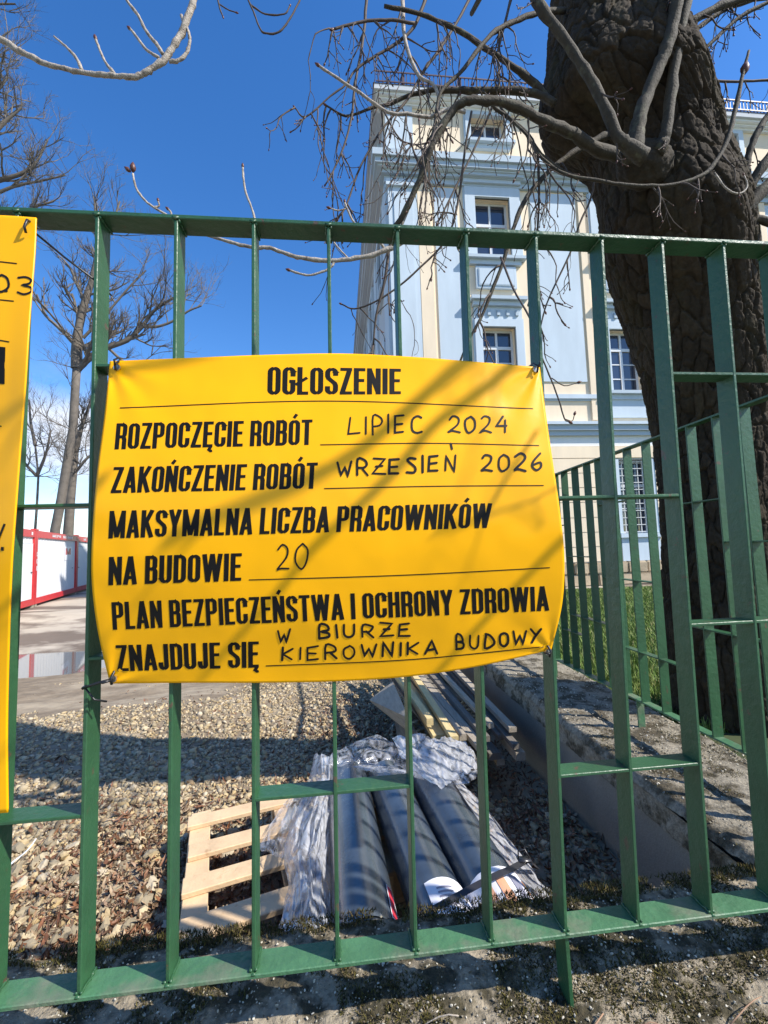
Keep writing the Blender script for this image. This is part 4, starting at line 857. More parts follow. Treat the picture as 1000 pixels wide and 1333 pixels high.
# near branches at the top left, from a tree whose trunk is out of the frame
nb = thing('overhanging_branch', 'pale smooth chestnut branch with brown buds across the top left sky', 'branch', tuple(at(252, 0, 1, 1.3)))
def tree_twig(root, specs, dep, m_='pale_twig'):
    for pts, rp, tp in specs: limb(pts, dep, rp, m_=m_, tip=tp, parent=root, name='shoot', amp=.12, k=5)
tree_twig(nb, [([(250, -40), (253, -15), (252, 0), (247, 15), (240, 35), (232, 50), (222, 66), (214, 77), (200, 88), (186, 96), (175, 100), (155, 99), (130, 97), (105, 94), (80, 88), (60, 83), (35, 71), (22, 65), (10, 56), (-10, 48), (-50, 40)], [6, 5.5, 5.2, 4.6, 4, 5, 6], False),
               ([(107, 92), (98, 74), (85, 60), (70, 47)], [3, 1.6], False), ([(150, 97), (138, 82), (130, 65), (125, 52)], [3, 2, 2.2], True),
               ([(212, 70), (203, 56), (190, 40), (180, 20), (165, 0), (155, -30)], [3.4, 2.6, 2.6], False), ([(207, 75), (190, 64), (178, 48), (170, 38)], [2.6, 2], True),
               ([(220, 80), (232, 79), (242, 70), (247, 55), (245, 40), (240, 30), (236, 20)], [3.4, 3, 2.4, 3], False)], 1.3)
nb2 = thing('lower_branch', 'pale chestnut shoot with buds just behind the top rail, left of the building', 'branch', tuple(at(505, 325, 1, 1.15)))
tree_twig(nb2, [([(173, 226), (178, 246), (190, 262), (204, 272), (222, 283), (240, 295), (270, 306), (300, 315), (330, 322), (352, 323), (378, 332), (400, 337), (425, 339), (450, 338), (480, 333), (505, 325), (530, 312)], [1.8, 2, 2.6, 3, 3.6, 4, 5], False),
                ([(330, 322), (334, 300), (329, 275), (320, 250), (317, 232), (316, 218)], [2.2, 1.8, 2], True), ([(436, 340), (428, 350), (405, 358), (390, 356), (378, 352)], [2.2, 1.8], True),
                ([(200, 270), (207, 268), (206, 262)], [1.8, 1.4], True), ([(222, 283), (223, 278), (220, 273)], [1.8, 1.8], True), ([(455, 338), (440, 322), (434, 312), (432, 296)], [1.6, 1.3], True),
                ([(500, 322), (480, 300), (463, 292), (452, 272), (449, 264)], [2.4, 2, 2], True), ([(450, 272), (440, 274), (430, 271)], [1.4, 1.2], True)], 1.15)
p = at(173, 220, 1, 1.15); g = MB(); bud(g, p+[0, 0, -.004], (0, 0, 1), .008); bud(g, p+[-.008, 0, -.006], (-.6, 0, .5), .006); g.build('bud', ['bud', 'bud'], nb2, p, smooth=True)
nb3 = thing('hanging_twig', 'dark curled twig with small buds hanging at the top centre of the sky', 'branch', tuple(at(320, 0, 1, 1.6)))
tree_twig(nb3, [([(395, -15), (388, 5), (375, 28), (362, 42), (345, 43), (338, 36), (330, 15), (318, -12)], [1.5, 1.6, 1.6], False), ([(282, -10), (286, 10), (290, 21)], [1.4, 1.3], True), ([(284, 4), (296, 12), (307, 16)], [1.1, 1], True), ([(325, 5), (345, 18), (370, 18), (377, 8)], [1.4, 1.2], True)], 1.6, 'twig')

# ================================================================ BUILDING
BY = 13.2
bd = thing('corner_building', 'tall old building with cream walls, pale blue panels and cornices', 'building', (1.75, BY, Z(-1.4)))
XR = 22.0; XS = 1.82
def bbox(name, x0, x1, z0, z1, d, m_, parent=None, y0=BY, bk=.05, side=False):
    g = MB(); g.box((x0, y0-d, Z(z0)), (x1, y0+bk, Z(z1))); return g.build(name, m_, parent or bd, ((x0+x1)/2, y0, Z(z0)))
def cut_wall():
    wins = []
    return wins
bays = [5.29, 9.62, 13.95, 18.3]
# main wall as strips round the openings
openings = []
for c in bays:
    openings += [(c-.60, c+.60, 13.38, 14.40), (c-.59, c+.59, 9.30, 11.45), (c-.56, c+.56, 4.83, 7.0), (c-.55, c+.55, .20, 2.62)]
def wall_with_holes(name, x0, x1, z0, z1, holes, m_, depth=.5):
    xs_ = sorted({x0, x1, *[h[0] for h in holes], *[h[1] for h in holes]}); g = MB()
    for a, b in zip(xs_[:-1], xs_[1:]):
        col = sorted([h for h in holes if h[0] < (a+b)/2 < h[1]], key=lambda h: h[2]); z = z0
        for h in col+[None]:
            zt = h[2] if h else z1
            if zt > z: g.box((a, BY, Z(z)), (b, BY+depth, Z(zt)))
            if h: z = h[3]
    return g.build(name, m_, bd)
wall_with_holes('wall', XS, XR, 3.05, 14.6, [h for h in openings if h[2] > 3], 'cream')
def boxrow(name, pieces, m_):
    for x0, x1, z0, z1, d in pieces: bbox(name, x0, x1, z0, z1, d, m_)
# rusticated courses of the ground floor, joints left open
zc = [3.05, 2.65, 2.17, 1.70, 1.23, .74, .27, -.19, -.66]
g = MB()
gh = [h for h in openings if h[2] < 3]
for a, b in zip(zc[:-1], zc[1:]):
    spans = []; x = XS-.02
    for h in gh:
        if h[2] < a-.03 and h[3] > b+.03: spans.append((x, h[0]-.14)); x = h[1]+.14
    spans.append((x, XR)); 
    for s0, s1 in spans:
        g2 = MB(); g2.box((s0, BY-.06, Z(b+.022)), (s1, BY+.3, Z(a-.0))); g2.build('stone_course', 'cream', bd, (s0, BY, Z(b)))
wall_with_holes('backing_wall', XS+.01, XR-.01, -1.4, 3.04, [(a, b, c_, d_) for a, b, c_, d_ in gh], 'greywall', .5)
# string courses and cornices
for z0, z1, d, m_ in ((3.07, 3.42, .03, 'white'), (3.43, 3.60, .14, 'blue2'), (3.605, 3.80, .22, 'blue2'), (3.805, 3.90, .30, 'blue'),
                      (11.88, 12.18, .10, 'blue2'), (12.185, 12.42, .22, 'blue2'), (12.425, 12.55, .34, 'blue'), (12.555, 12.82, .42, 'blue2'), (12.825, 13.05, .50, 'blue2'),
                      (14.62, 14.80, .10, 'white'), (14.805, 14.98, .20, 'white'), (14.985, 15.15, .30, 'white'), (15.155, 15.33, .38, 'greywall')):
    z0, z1 = z0*(BY-d)/BY, z1*(BY-d)/BY; g = MB(); ext = d if z0 > 11 else d*.6; g.box((XS-ext, BY-d, Z(z0)), (XR, BY+.3, Z(z1))); g.build('cornice', m_, bd, (XS, BY, Z(z0)))
    g = MB(); g.box((XS-ext, BY+.301, Z(z0)), (XS+.3, BY+40, Z(z1))); g.build('side_cornice', 'greywall' if z0 > 11 else m_, bd, (XS, BY, Z(z0)))
g = MB()
def trim(c_list):
    for x0, x1, z in c_list: bbox('string_course', x0, x1, z, z+.14, .10, 'blue'); bbox('string_course', x0+.0, x1-.06, z-.06, z-.003, .05, 'blue2')
trim([(6.55, 8.5, 4.62), (3.0, 4.15, 4.62), (10.9, 12.85, 4.62), (15.2, 17.1, 4.62)])
# corner pilaster and recessed-looking panels
bbox('pilaster', XS-.0, 2.76, 3.92, 11.86, .12, 'blue'); bbox('pilaster_cap', XS-.06, 2.86, 11.60, 11.80, .2, 'blue')
bbox('pilaster_panel', 2.0, 2.60, 4.3, 11.4, .15, 'blue')
bbox('pilaster', XS+.0, 2.72, 12.7, 14.5, .08, 'blue')
bbox('cream_strip', 2.78, 3.20, 3.92, 11.86, .10, 'cream')
for x0, x1 in ((3.34, 4.10), (6.62, 8.20), (10.95, 12.55), (15.3, 16.9)):
    bbox('wall_panel', x0, x1, 5.2, 11.72, .035, 'blue')
for c in bays:
    if c > 6: 
        for s_ in (-1.34, 1.12): bbox('cream_strip', c+s_, c+s_+.22, 3.92, 11.86, .07, 'cream')
def window(c, hw, z0, z1, cols, rws, deep=.22, transom=None, sill=True, surround=.26, hood=None, label=None):
    # architrave
    fr = MB(); s_ = surround
    if s_:
        bbox('architrave', c-hw-s_, c-hw, z0-.0, z1+s_, .09, 'blue'); bbox('architrave', c+hw, c+hw+s_, z0-.0, z1+s_, .09, 'blue'); bbox('architrave', c-hw, c+hw, z1, z1+s_, .09, 'blue')
        bbox('architrave_edge', c-hw-s_-.05, c-hw-s_, z0, z1+s_+.05, .05, 'blue'); bbox('architrave_edge', c+hw+s_, c+hw+s_+.05, z0, z1+s_+.05, .05, 'blue')
    if sill: bbox('sill', c-hw-s_-.08, c+hw+s_+.08, z0-.10, z0, .24, 'blue2'); bbox('apron', c-hw-s_+.06, c+hw+s_-.06, z0-.26, z0-.10, .12, 'blue')
    yb = BY+deep; f = .07; g = MB()
    g.box((c-hw, yb, Z(z0)), (c-hw+f, yb+.06, Z(z1))); g.box((c+hw-f, yb, Z(z0)), (c+hw, yb+.06, Z(z1))); g.box((c-hw+f, yb, Z(z1-f)), (c+hw-f, yb+.06, Z(z1))); g.box((c-hw+f, yb, Z(z0)), (c+hw-f, yb+.06, Z(z0+f)))
    xs_ = np.linspace(c-hw+f, c+hw-f, cols+1); zs_ = np.linspace(z0+f, z1-f, rws+1)
    if transom: zs_ = np.array([z0+f, *transom, z1-f])
    g.box((xs_[0], yb-.02, Z(zs_[-2]-.05)), (xs_[-1], yb+.05, Z(zs_[-2]+.05)))
    for x_ in xs_[1:-1]: g.box((x_-.045, yb-.01, Z(z0+f)), (x_+.045, yb+.05, Z(zs_[-2]-.05))); g.box((x_-.035, yb-.005, Z(zs_[-2]+.05)), (x_+.035, yb+.05, Z(z1-f)))
    for z_ in zs_[1:-2]: g.box((xs_[0], yb+.005, Z(z_-.018)), (xs_[-1], yb+.045, Z(z_+.018)))
    wn = g.build('window', 'frame', bd, (c, yb, Z(z0)))
    for i in range(cols):
        for j in range(len(zs_)-1):
            a = .02*random.uniform(-1, 1); g = MB(); g.add([(xs_[i], yb+.03, Z(zs_[j])), (xs_[i+1], yb+.03+a*.15, Z(zs_[j])), (xs_[i+1], yb+.03+a*.15, Z(zs_[j+1])), (xs_[i], yb+.03, Z(zs_[j+1]))], [(0, 1, 2, 3)]); g.build('pane', 'glass', wn, (xs_[i], yb+.03, Z(zs_[j])))
    if hood: 
        bbox('hood', c-hw-s_-.12, c+hw+s_+.12, hood-.11, hood, .30, 'blue2'); bbox('hood', c-hw-s_-.04, c+hw+s_+.04, hood-.26, hood-.115, .18, 'blue')
    return wn
for c in bays:
    window(c, .60, 13.40, 14.38, 2, 1, .25, surround=.18, sill=True)
    window(c, .59, 9.34, 11.45, 2, 3, .22, transom=[10.65], surround=.34, hood=12.12)
    bbox('parapet_panel', c-.68, c+.68, 8.28, 9.02, .10, 'blue'); bbox('parapet_frame', c-.60, c+.60, 8.36, 8.94, .13, 'blue2'); bbox('parapet_panel', c-.57, c+.57, 8.39, 8.91, .135, 'blue')
    bbox('frieze', c-.80, c+.80, 7.24, 7.66, .07, 'blue')
    for k in range(5): bbox('bracket', c-.62+k*.31-.05, c-.62+k*.31+.05, 7.36, 7.54, .12, 'blue2')
    window(c, .56, 4.86, 7.0, 2, 4, .22, transom=[5.4, 5.9, 6.4], surround=.24, hood=7.92)
    bbox('apron_panel', c-.80, c+.80, 4.0, 4.62, .05, 'blue')
    window(c, .55, .22, 2.60, 2, 3, .30, surround=.0, sill=False)
    g = MB()
    for k in range(7): xx = c-.54+k*.18; g.box((xx-.012, BY+.10, Z(.22)), (xx+.012, BY+.124, Z(2.60)))
    for k in range(11): zz = .26+k*.23; g.box((c-.55, BY+.085, Z(zz-.012)), (c+.55, BY+.0995, Z(zz+.012)))
    g.build('grille', 'grille', bd, (c, BY, Z(.2)))
    bbox('sill', c-.72, c+.72, .08, .21, .16, 'blue'); bbox('apron_panel', c-.66, c+.66, -.66, .075, .075, 'blue')
    bbox('reveal', c-.69, c-.555, .22, 2.62, .04, 'blue'); bbox('reveal', c+.555, c+.69, .22, 2.62, .04, 'blue')
    g = MB(); g.box((c-1.0, BY+.52, Z(.1)), (c+1.0, BY+.56, Z(14.55))); g.build('room_backing', 'dark', bd, (c, BY+.52, Z(.1)))
# plinth of rough blocks
x_ = XS-.05
for r_, (z0, z1) in enumerate(((-1.02, -.67), (-1.40, -1.03))):
    x_ = XS-.08-(.2 if r_ else 0)
    while x_ < 16:
        w_ = random.uniform(.45, .8); g = MB(); d_ = random.uniform(.12, .2); g.box((x_, BY-d_, Z(z0)), (x_+w_-.02, BY, Z(z1)))
        o = g.build('stone', 'sand', bd, (x_, BY, Z(z0))); bm = bmesh.new(); bm.from_mesh(o.data); bmesh.ops.bevel(bm, geom=bm.edges[:], offset=.035, segments=2, affect='EDGES')
        for v_ in bm.verts: v_.co += Vector((random.gauss(0, .008), random.gauss(0, .01), random.gauss(0, .006)))
        bm.to_mesh(o.data); bm.free(); x_ += w_
# side facade
g = MB(); g.box((XS, BY+.501, Z(-1.4)), (XS+.4, BY+40, Z(14.6))); g.build('side_wall', 'greywall', bd)
for k in range(9):
    yy = BY+2.2+k*4.2
    for z0, z1 in ((13.38, 14.40), (9.34, 11.45), (4.86, 7.0), (.2, 2.6)):
        g = MB(); g.box((XS-.12, yy-.85, Z(z0-.15)), (XS-.001, yy-.60, Z(z1+.25))); g.box((XS-.12, yy+.60, Z(z0-.15)), (XS-.001, yy+.85, Z(z1+.25))); g.box((XS-.12, yy-.60, Z(z1)), (XS-.001, yy+.60, Z(z1+.25))); g.box((XS-.2, yy-.9, Z(z0-.27)), (XS-.001, yy+.9, Z(z0-.151)))
        wn = g.build('side_window', 'blue', bd, (XS, yy, Z(z0))); g = MB(); g.box((XS-.05, yy-.6, Z(z0-.15)), (XS-.002, yy+.6, Z(z1-.001))); g.build('pane', 'glass', wn, (XS, yy, Z(z0)))
    if k: bbox_ = MB(); bbox_.box((XS-.08, yy-2.5, Z(3.92)), (XS-.001, yy-1.6, Z(11.8))); bbox_.build('side_pilaster', 'blue', bd, (XS, yy, Z(4)))
g = MB(); g.box((XS-.10, BY+.0, Z(3.92)), (XS-.001, BY+1.0, Z(11.86))); g.build('side_pilaster', 'blue', bd, (XS, BY, Z(4)))
# projecting middle section and roof
g = MB(); g.box((16.6, BY-.55, Z(-1.4)), (XR, BY-.101, Z(14.45))); g.build('projecting_bay', 'cream', bd, (16.6, BY, Z(-1.4)))
g = MB(); zr_ = Z(14.895); g.add([(XS-.4, BY-.40, zr_), (XR, BY-.40, zr_), (XR, BY+7, zr_+3.2), (XS+5, BY+7, zr_+3.2), (XS-.4, BY+40, zr_), (XS+5, BY+40, zr_+3.2)], [(0, 1, 2, 3), (0, 3, 5, 4)]); g.build('roof', 'roofred', bd)
g = MB()
for k in range(150): xx = XS-.2+k*.13; g.box((xx-.012, BY-.32, zr_+.05), (xx+.012, BY-.30, zr_+.50))
for zz in (.12, .47): g.box((XS-.3, BY-.345, zr_+zz), (XR, BY-.321, zr_+zz+.04))
for k in range(11): xx = XS+.6+k*1.9; g.box((xx-.05, BY-.3, zr_), (xx+.05, BY-.2, zr_+.5))
g.build('roof_railing', 'railmetal', bd)

# ================================================================ CONTAINERS
a0 = at(25, 797, 2, -1.65); a1 = at(110, 770, 2, -1.65); cdx = (a1-a0)/np.linalg.norm(a1-a0); cdx[2] = 0; cny = np.array([cdx[1], -cdx[0], 0]); cny /= np.linalg.norm(cny)
if cny[0] < 0: cny = -cny
def isect(px_):
    d = ray(px_, 780); A_ = np.array([[cdx[0], -d[0]], [cdx[1], -d[1]]]); s_, t_ = np.linalg.solve(A_, -a0[:2]); return s_
sA, sB, sC = isect(-44), isect(45.5), isect(99.5)
CH = 2.62
def container(s0, s1, label, door=False, shade=False, name='site_container', text=None, mark=False):
    base_ = a0+cdx*s0; t = thing(name, label, 'container', tuple(base_), 'white and red site containers in a row'); Lc = s1-s0-.04
    def P(s_, dpt, z): return base_+cdx*s_-cny*dpt+np.array([0, 0, z])
    def bx(nm, s0_, s1_, d0, d1, z0, z1, m_, par=None):
        g = MB(); c = [P(s0_, d0, z0), P(s1_, d0, z0), P(s1_, d1, z0), P(s0_, d1, z0), P(s0_, d0, z1), P(s1_, d0, z1), P(s1_, d1, z1), P(s0_, d1, z1)]
        g.add(c, [(0, 1, 2, 3), (4, 7, 6, 5), (0, 4, 5, 1), (1, 5, 6, 2), (2, 6, 7, 3), (3, 7, 4, 0)]); return g.build(nm, m_, par or t, c[0])
    pw = .13; Dp = 5.9; zb = .10
    for s_ in (0, Lc-pw):
        bx('corner_post', s_, s_+pw, 0, pw, zb, CH, 'cred'); bx('corner_post', s_, s_+pw, Dp-pw, Dp, zb, CH, 'cred')
        bx('support_block', s_, s_+.25, .02, .3, 0, zb-.004, 'greywood'); bx('corner_casting', s_-.01, s_+pw+.01, -.01, pw, CH, CH+.05, 'cred')
    bx('top_beam', pw, Lc-pw, 0.005, .12, CH-.24, CH, 'cred'); bx('bottom_beam', pw, Lc-pw, 0.005, .12, zb, zb+.20, 'cred')
    bx('roof', 0.01, Lc-.01, .12, Dp-.01, CH-.06, CH-.01, 'cwhite'); bx('side_panel', .04, .07, pw, Dp-pw, zb, CH-.08, 'cwhite'); bx('side_panel', Lc-.07, Lc-.04, pw, Dp-pw, zb, CH-.08, 'cwhite')
    # corrugated front: alternating depths
    nrib = 16; x0, x1 = pw, Lc-pw; g = MB(); V0 = []
    for i in range(nrib*2+1):
        s_ = x0+(x1-x0)*i/(nrib*2); d_ = .05 if i % 2 else .065
        V0 += [P(s_, d_, zb+.20), P(s_, d_, CH-.24)]
    g.add(V0, [(2*i, 2*i+2, 2*i+3, 2*i+1) for i in range(nrib*2)]); g.build('corrugated_panel', 'cwhite', t)
    if door:
        ds = Lc-pw-1.02 if door == 1 else pw+.05
        dr = bx('door', ds, ds+.95, .03, .045, zb+.21, 2.15, 'cwhite'); bx('handle', ds+(.80 if door == 1 else .1), ds+(.9 if door == 1 else .2), .0, .029, 1.18, 1.21, 'tie', dr)
        bx('door_frame', ds-.012, ds, .028, .05, zb+.21, 2.18, 'greywall'); bx('door_frame', ds-.012, ds+.97, .028, .05, 2.151, 2.17, 'greywall')
    else:
        bx('handle', Lc-pw-.50, Lc-pw-.40, .03, .049, 1.18, 1.21, 'tie')
    def letters(txt, s0_, s1_, z0_, z1_, m_, dpt=-.003, nm='lettering'):
        Q, w_ = text_quads(txt, .09); q_ = Q.reshape(-1, 2); s_ = s0_+(s1_-s0_)*q_[:, 0]/w_; z_ = z0_+(z1_-z0_)*q_[:, 1]
        v_ = np.array([P(a_, dpt, b_) for a_, b_ in zip(s_, z_)]); npmesh(nm, v_, np.arange(len(v_)).reshape(-1, 4), m_, t)
    if text:
        for txt, u0, u1 in text: letters(txt, u0*Lc, u1*Lc, CH-.17, CH-.07, 'cwhite', .0015)
    if mark: 
        bx('sign_plate', Lc*.66, Lc*.86, .044, .049, 1.55, 2.12, 'label_w'); letters('M', Lc*.69, Lc*.83, 1.78, 2.05, 'label_r', .040, 'logo')
        for k, tx in enumerate('CKB'): letters(tx, .03, .11, 1.72-k*.24, 1.88-k*.24, 'cwhite', -.002)
container(sA, sB, 'white red-framed site container with a plain door, cut by the left board', door=1, text=[('I', .9, .93)])
container(sB, sC, 'white red-framed site container with a red letter M on its ribbed front', text=[('MEPO', .32, .52), ('III', .58, .66), ('OOI', .70, .84)], mark=True)
container(sC, sC+(sC-sB), 'shaded site container with a door, at the far right end of the row', door=2, text=[('ME', .2, .3)])

# ================================================================ BARE TREES BEHIND
def bare_tree(label, trunk_px, dep, rpx, limbs_px, nlev=3, seedv=1, L0=1.6, name='bare_tree', extra=10, group='bare trees beyond the containers', base=None):
    random.seed(seedv); W = px3(trunk_px, dep); b0 = W[0].copy(); b0[2] = -.05; t = thing(name, label, 'tree', tuple(b0), group)
    def rads(pts, rp): return [float(r*((w_-[0, 0, EYE])@CF)/FPX) for r, w_ in zip(np.interp(np.linspace(0, 1, len(pts)), np.linspace(0, 1, len(rp)), rp), pts)]
    g = MB(); PW = [b0]+W; g.tube(PW, [rads(W, rpx)[0]*1.12]+rads(W, rpx), 9); g.build('trunk', 'fartwig', t, tuple(b0), smooth=True)
    crown = MB()
    for pts, rp in limbs_px:
        w_ = px3(pts, dep); r_ = rads(w_, rp); g = MB(); P, R_ = knobby(w_, r_, 3, .05); g.tube(P, R_, 6, cap=False); g.build('branch', 'fartwig', t, w_[0], smooth=True)
        for i in range(2, len(P)):
            if random.random() < .8:
                d_ = (P[i]-P[i-1])/np.linalg.norm(P[i]-P[i-1])+np.array([random.gauss(0, .7), random.gauss(0, .7), random.gauss(.25, .5)]); grow(crown, P[i], d_, L0*random.uniform(.5, 1), R_[i]*.5+.004, nlev, None, .5, .15, 4)
    for k in range(extra):
        i = random.randint(2, len(W)-1); grow(crown, W[i], (random.gauss(0, 1), random.gauss(0, 1), random.uniform(.1, .8)), L0*random.uniform(.5, 1.1), .03, nlev, None, .5, .12, 4)
    crown.build('twigs', 'fartwig', t, tuple(b0)); return t
bare_tree('tall bare tree with a pale trunk rising behind the containers', [(72, 690), (80, 650), (88, 600), (95, 560), (98, 510), (100, 480)], 28, [5.6, 5.2, 5, 4.8],
          [([(100, 480), (100, 450), (103, 425), (110, 395), (121, 360), (127, 320), (125, 290), (123, 262)], [6.5, 5, 4, 2, 1]), ([(100, 482), (112, 470), (125, 460), (140, 452), (165, 443), (185, 425), (200, 405), (222, 390), (240, 380)], [4.5, 4, 3, 2, 1]),
           ([(185, 425), (205, 425), (225, 418), (245, 405), (262, 398)], [2, 1]), ([(108, 440), (120, 428), (130, 418), (150, 395), (170, 372), (190, 352)], [2, 1.5, 1]), ([(112, 395), (100, 370), (92, 350), (80, 335)], [2, 1]), ([(127, 320), (140, 300), (150, 280), (156, 262)], [2, 1]), ([(140, 452), (160, 470), (180, 480), (200, 490), (215, 505)], [2, 1])], 3, 5, 2.2)
bare_tree('thin bare tree with a narrow trunk close beside the tall one', [(89, 695), (92, 650), (95, 620), (98, 590)], 30, [6, 5, 4], [([(98, 590), (105, 560), (112, 540), (120, 515)], [3.5, 1]), ([(95, 620), (110, 600), (122, 590), (140, 580)], [2, 1])], 3, 8, 1.8, extra=12)
bare_tree('bushy bare tree low over the container roof by the left board', [(45, 700), (48, 660), (50, 620), (46, 580)], 33, [1.6, 1.1], [([(46, 580), (40, 550), (38, 520)], [2, 1]), ([(48, 620), (60, 590), (66, 560)], [2, 1]), ([(48, 620), (30, 600), (20, 580)], [2, 1])], 3, 9, 2.2, extra=9)
bare_tree('large bare tree reaching in from the left edge above the notice board', [(-60, 700), (-70, 500), (-75, 300), (-60, 150)], 20, [14, 11, 8, 5],
          [([(-75, 300), (-50, 260), (-20, 240), (5, 233), (30, 225), (48, 210), (62, 182)], [5, 3, 1]), ([(-70, 330), (-40, 275), (-10, 255), (20, 242), (50, 236), (85, 228)], [4, 2, 1]), ([(-60, 150), (-30, 130), (-5, 118), (10, 100)], [4, 1.5]), ([(-75, 240), (-40, 200), (-10, 175), (10, 155), (28, 140)], [4, 1.5]), ([(-40, 275), (-10, 280), (20, 282), (45, 270), (70, 262)], [2, 1]), ([(-60, 150), (-30, 90), (-10, 60), (10, 42)], [3, 1]), ([(-60, 150), (-50, 60), (-20, 10), (20, 5)], [3, 1])], 3, 21, 1.5, extra=0, group=None)
random.seed(99)
g = MB()
for k in range(60):
    a = -1.35+1.5*k/60; r_ = 60+random.uniform(-6, 10); x_, y_ = r_*math.sin(a), r_*math.cos(a); h_ = random.uniform(1.2, 3.0)
    n_ = 7; g.tube([(x_, y_, -.3), (x_, y_, h_*.5), (x_+.2, y_, h_*.85), (x_, y_, h_)], [2.6, 2.8, 2.0, .3], n_)
tag(g.build('far_treeline', 'hedge', smooth=True, kind='stuff'), 'low dark line of far bushes beyond the yard')

# ================================================================ PALLET, ROLLS, FILM
PZ = Z(-1.335)
PO = np.array([-.60, 1.72, 0]); pa = math.radians(16); pux = np.array([math.cos(pa), math.sin(pa), 0]); puy = np.array([-math.sin(pa)*.92, math.cos(pa), 0]); puy /= np.linalg.norm(puy)
pl = thing('wooden_pallet', 'fresh pine pallet lying on the gravel under the black rolls', 'pallet', (PO[0], PO[1], PZ-.144))
def pboard(nm, u0, u1, v0, v1, z0, z1, par=None):
    g = MB(); c = [PO+pux*a+puy*b+np.array([0, 0, z]) for z in (z0, z1) for a, b in ((u0, v0), (u1, v0), (u1, v1), (u0, v1))]
    g.add(c, [(0, 3, 2, 1), (4, 5, 6, 7), (0, 1, 5, 4), (1, 2, 6, 5), (2, 3, 7, 6), (3, 0, 4, 7)]); o = g.build(nm, 'pine', pl, c[0])
    bm = bmesh.new(); bm.from_mesh(o.data); bmesh.ops.bevel(bm, geom=bm.edges[:], offset=.003, segments=1, affect='EDGES'); bm.to_mesh(o.data); bm.free(); return o
PL = .92
for v0, v1 in ((-.03, .075), (.20, .295), (.42, .515), (.66, .75)): pboard('deck_board', 0+random.uniform(-.012, .012), PL, v0, v1, PZ-.022, PZ)
for u0 in (0.005, PL/2-.05, PL-.10):
    pboard('stringer_board', u0, u0+.095, -.015, .815, PZ-.045, PZ-.0225)
    for v0 in (-.01, .36, .72): pboard('block', u0+.002, u0+.093, v0, v0+.09, PZ-.122, PZ-.0455)
    pboard('bottom_board', u0, u0+.095, -.015, .815, PZ-.144, PZ-.1225)
def roll(px_back, px_front, zc, r, label, name='membrane_roll'):
    zt = zc+r; b_ = at(*px_back, 2, zt); f_ = at(*px_front, 2, zt); b_[2] -= r; f_[2] -= r; d = b_-f_; L_ = np.linalg.norm(d); d /= L_; b_ = f_+d*1.02
    x_ = np.cross(d, [0, 0, 1]); x_ /= np.linalg.norm(x_)
    t = thing(name, label, 'roll', (f_[0], f_[1], f_[2]-r), 'rolls on the pallet')
    n, k = 48, 60; V = []
    for i in range(k):
        s_ = i/(k-1); c = f_+(b_-f_)*s_
        for j in range(n):
            a = 2*math.pi*j/n; rr_ = r*(1+.012*math.sin(3*a+6*s_)+.006*random.uniform(-1, 1)*0)+(.004*max(0, 1-j/3.) if j < 3 else 0)
            V.append(c+x_*rr_*math.cos(a)+np.array([0, 0, 1])*rr_*math.sin(a))
    npmesh('membrane', np.array(V), gridf(n, k, True), 'roll', t, smooth=True)
    for c, sgn in ((f_, -1), (b_, 1)):
        g = MB(); m_ = 160; sp = [c+d*sgn*.001+x_*(r-.008-(r-.04)*q_/m_)*math.cos(q_*.32)+np.array([0, 0, 1])*(r-.008-(r-.04)*q_/m_)*math.sin(q_*.32) for q_ in range(m_)]; g.tube(sp, .0016, 4)
        g.add([c+x_*(r-.003)*math.cos(2*math.pi*q_/32)+np.array([0, 0, 1])*(r-.003)*math.sin(2*math.pi*q_/32)-d*sgn*.003 for q_ in range(32)], [tuple(range(32))]); g.build('roll_end', 'roll', t, c)
    def patchl(nm, a0_, a1_, s0, s1, m_, off=.0025):
        na, ns = 12, 6; V = []
        for i in range(ns):
            c = f_+d*(s0+(s1-s0)*i/(ns-1))
            for j in range(na): a = math.radians(a0_+(a1_-a0_)*j/(na-1)); rr_ = r*(1.016)+off; V.append(c+x_*rr_*math.cos(a)+np.array([0, 0, 1])*rr_*math.sin(a))
        return npmesh(nm, np.array(V), gridf(na, ns), m_, t, smooth=True)
    return t, patchl, (f_, d, x_, r)
t, pt, info1 = roll((452, 992), (478, 1192), -1.225, .105, 'leftmost black rolled membrane on the pallet, with a red and white end label')
pt('label', 5, 42, .02, .16, 'label_w'); pt('label_print', 24, 40, .025, .155, 'label_r', .0035)
t, pt, info2 = roll((510, 1010), (590, 1190), -1.228, .098, 'middle black rolled membrane with a plain white paper label')
pt('label', 18, 118, -.0, .15, 'label_w')
for k in range(5): pt('label_print', 70, 100, .03+k*.018, .038+k*.018, 'label_g', .0035)
t, pt, info3 = roll((574, 1018), (680, 1190), -1.225, .105, 'rightmost black rolled membrane with a striped orange and white label')
pt('label', 10, 165, -.0, .20, 'label_w')
for k in range(4): pt('label_print', 28+k*28, 44+k*28, .01, .16, ['label_o', 'label_g', 'label_o', 'label_o'][k], .0035)
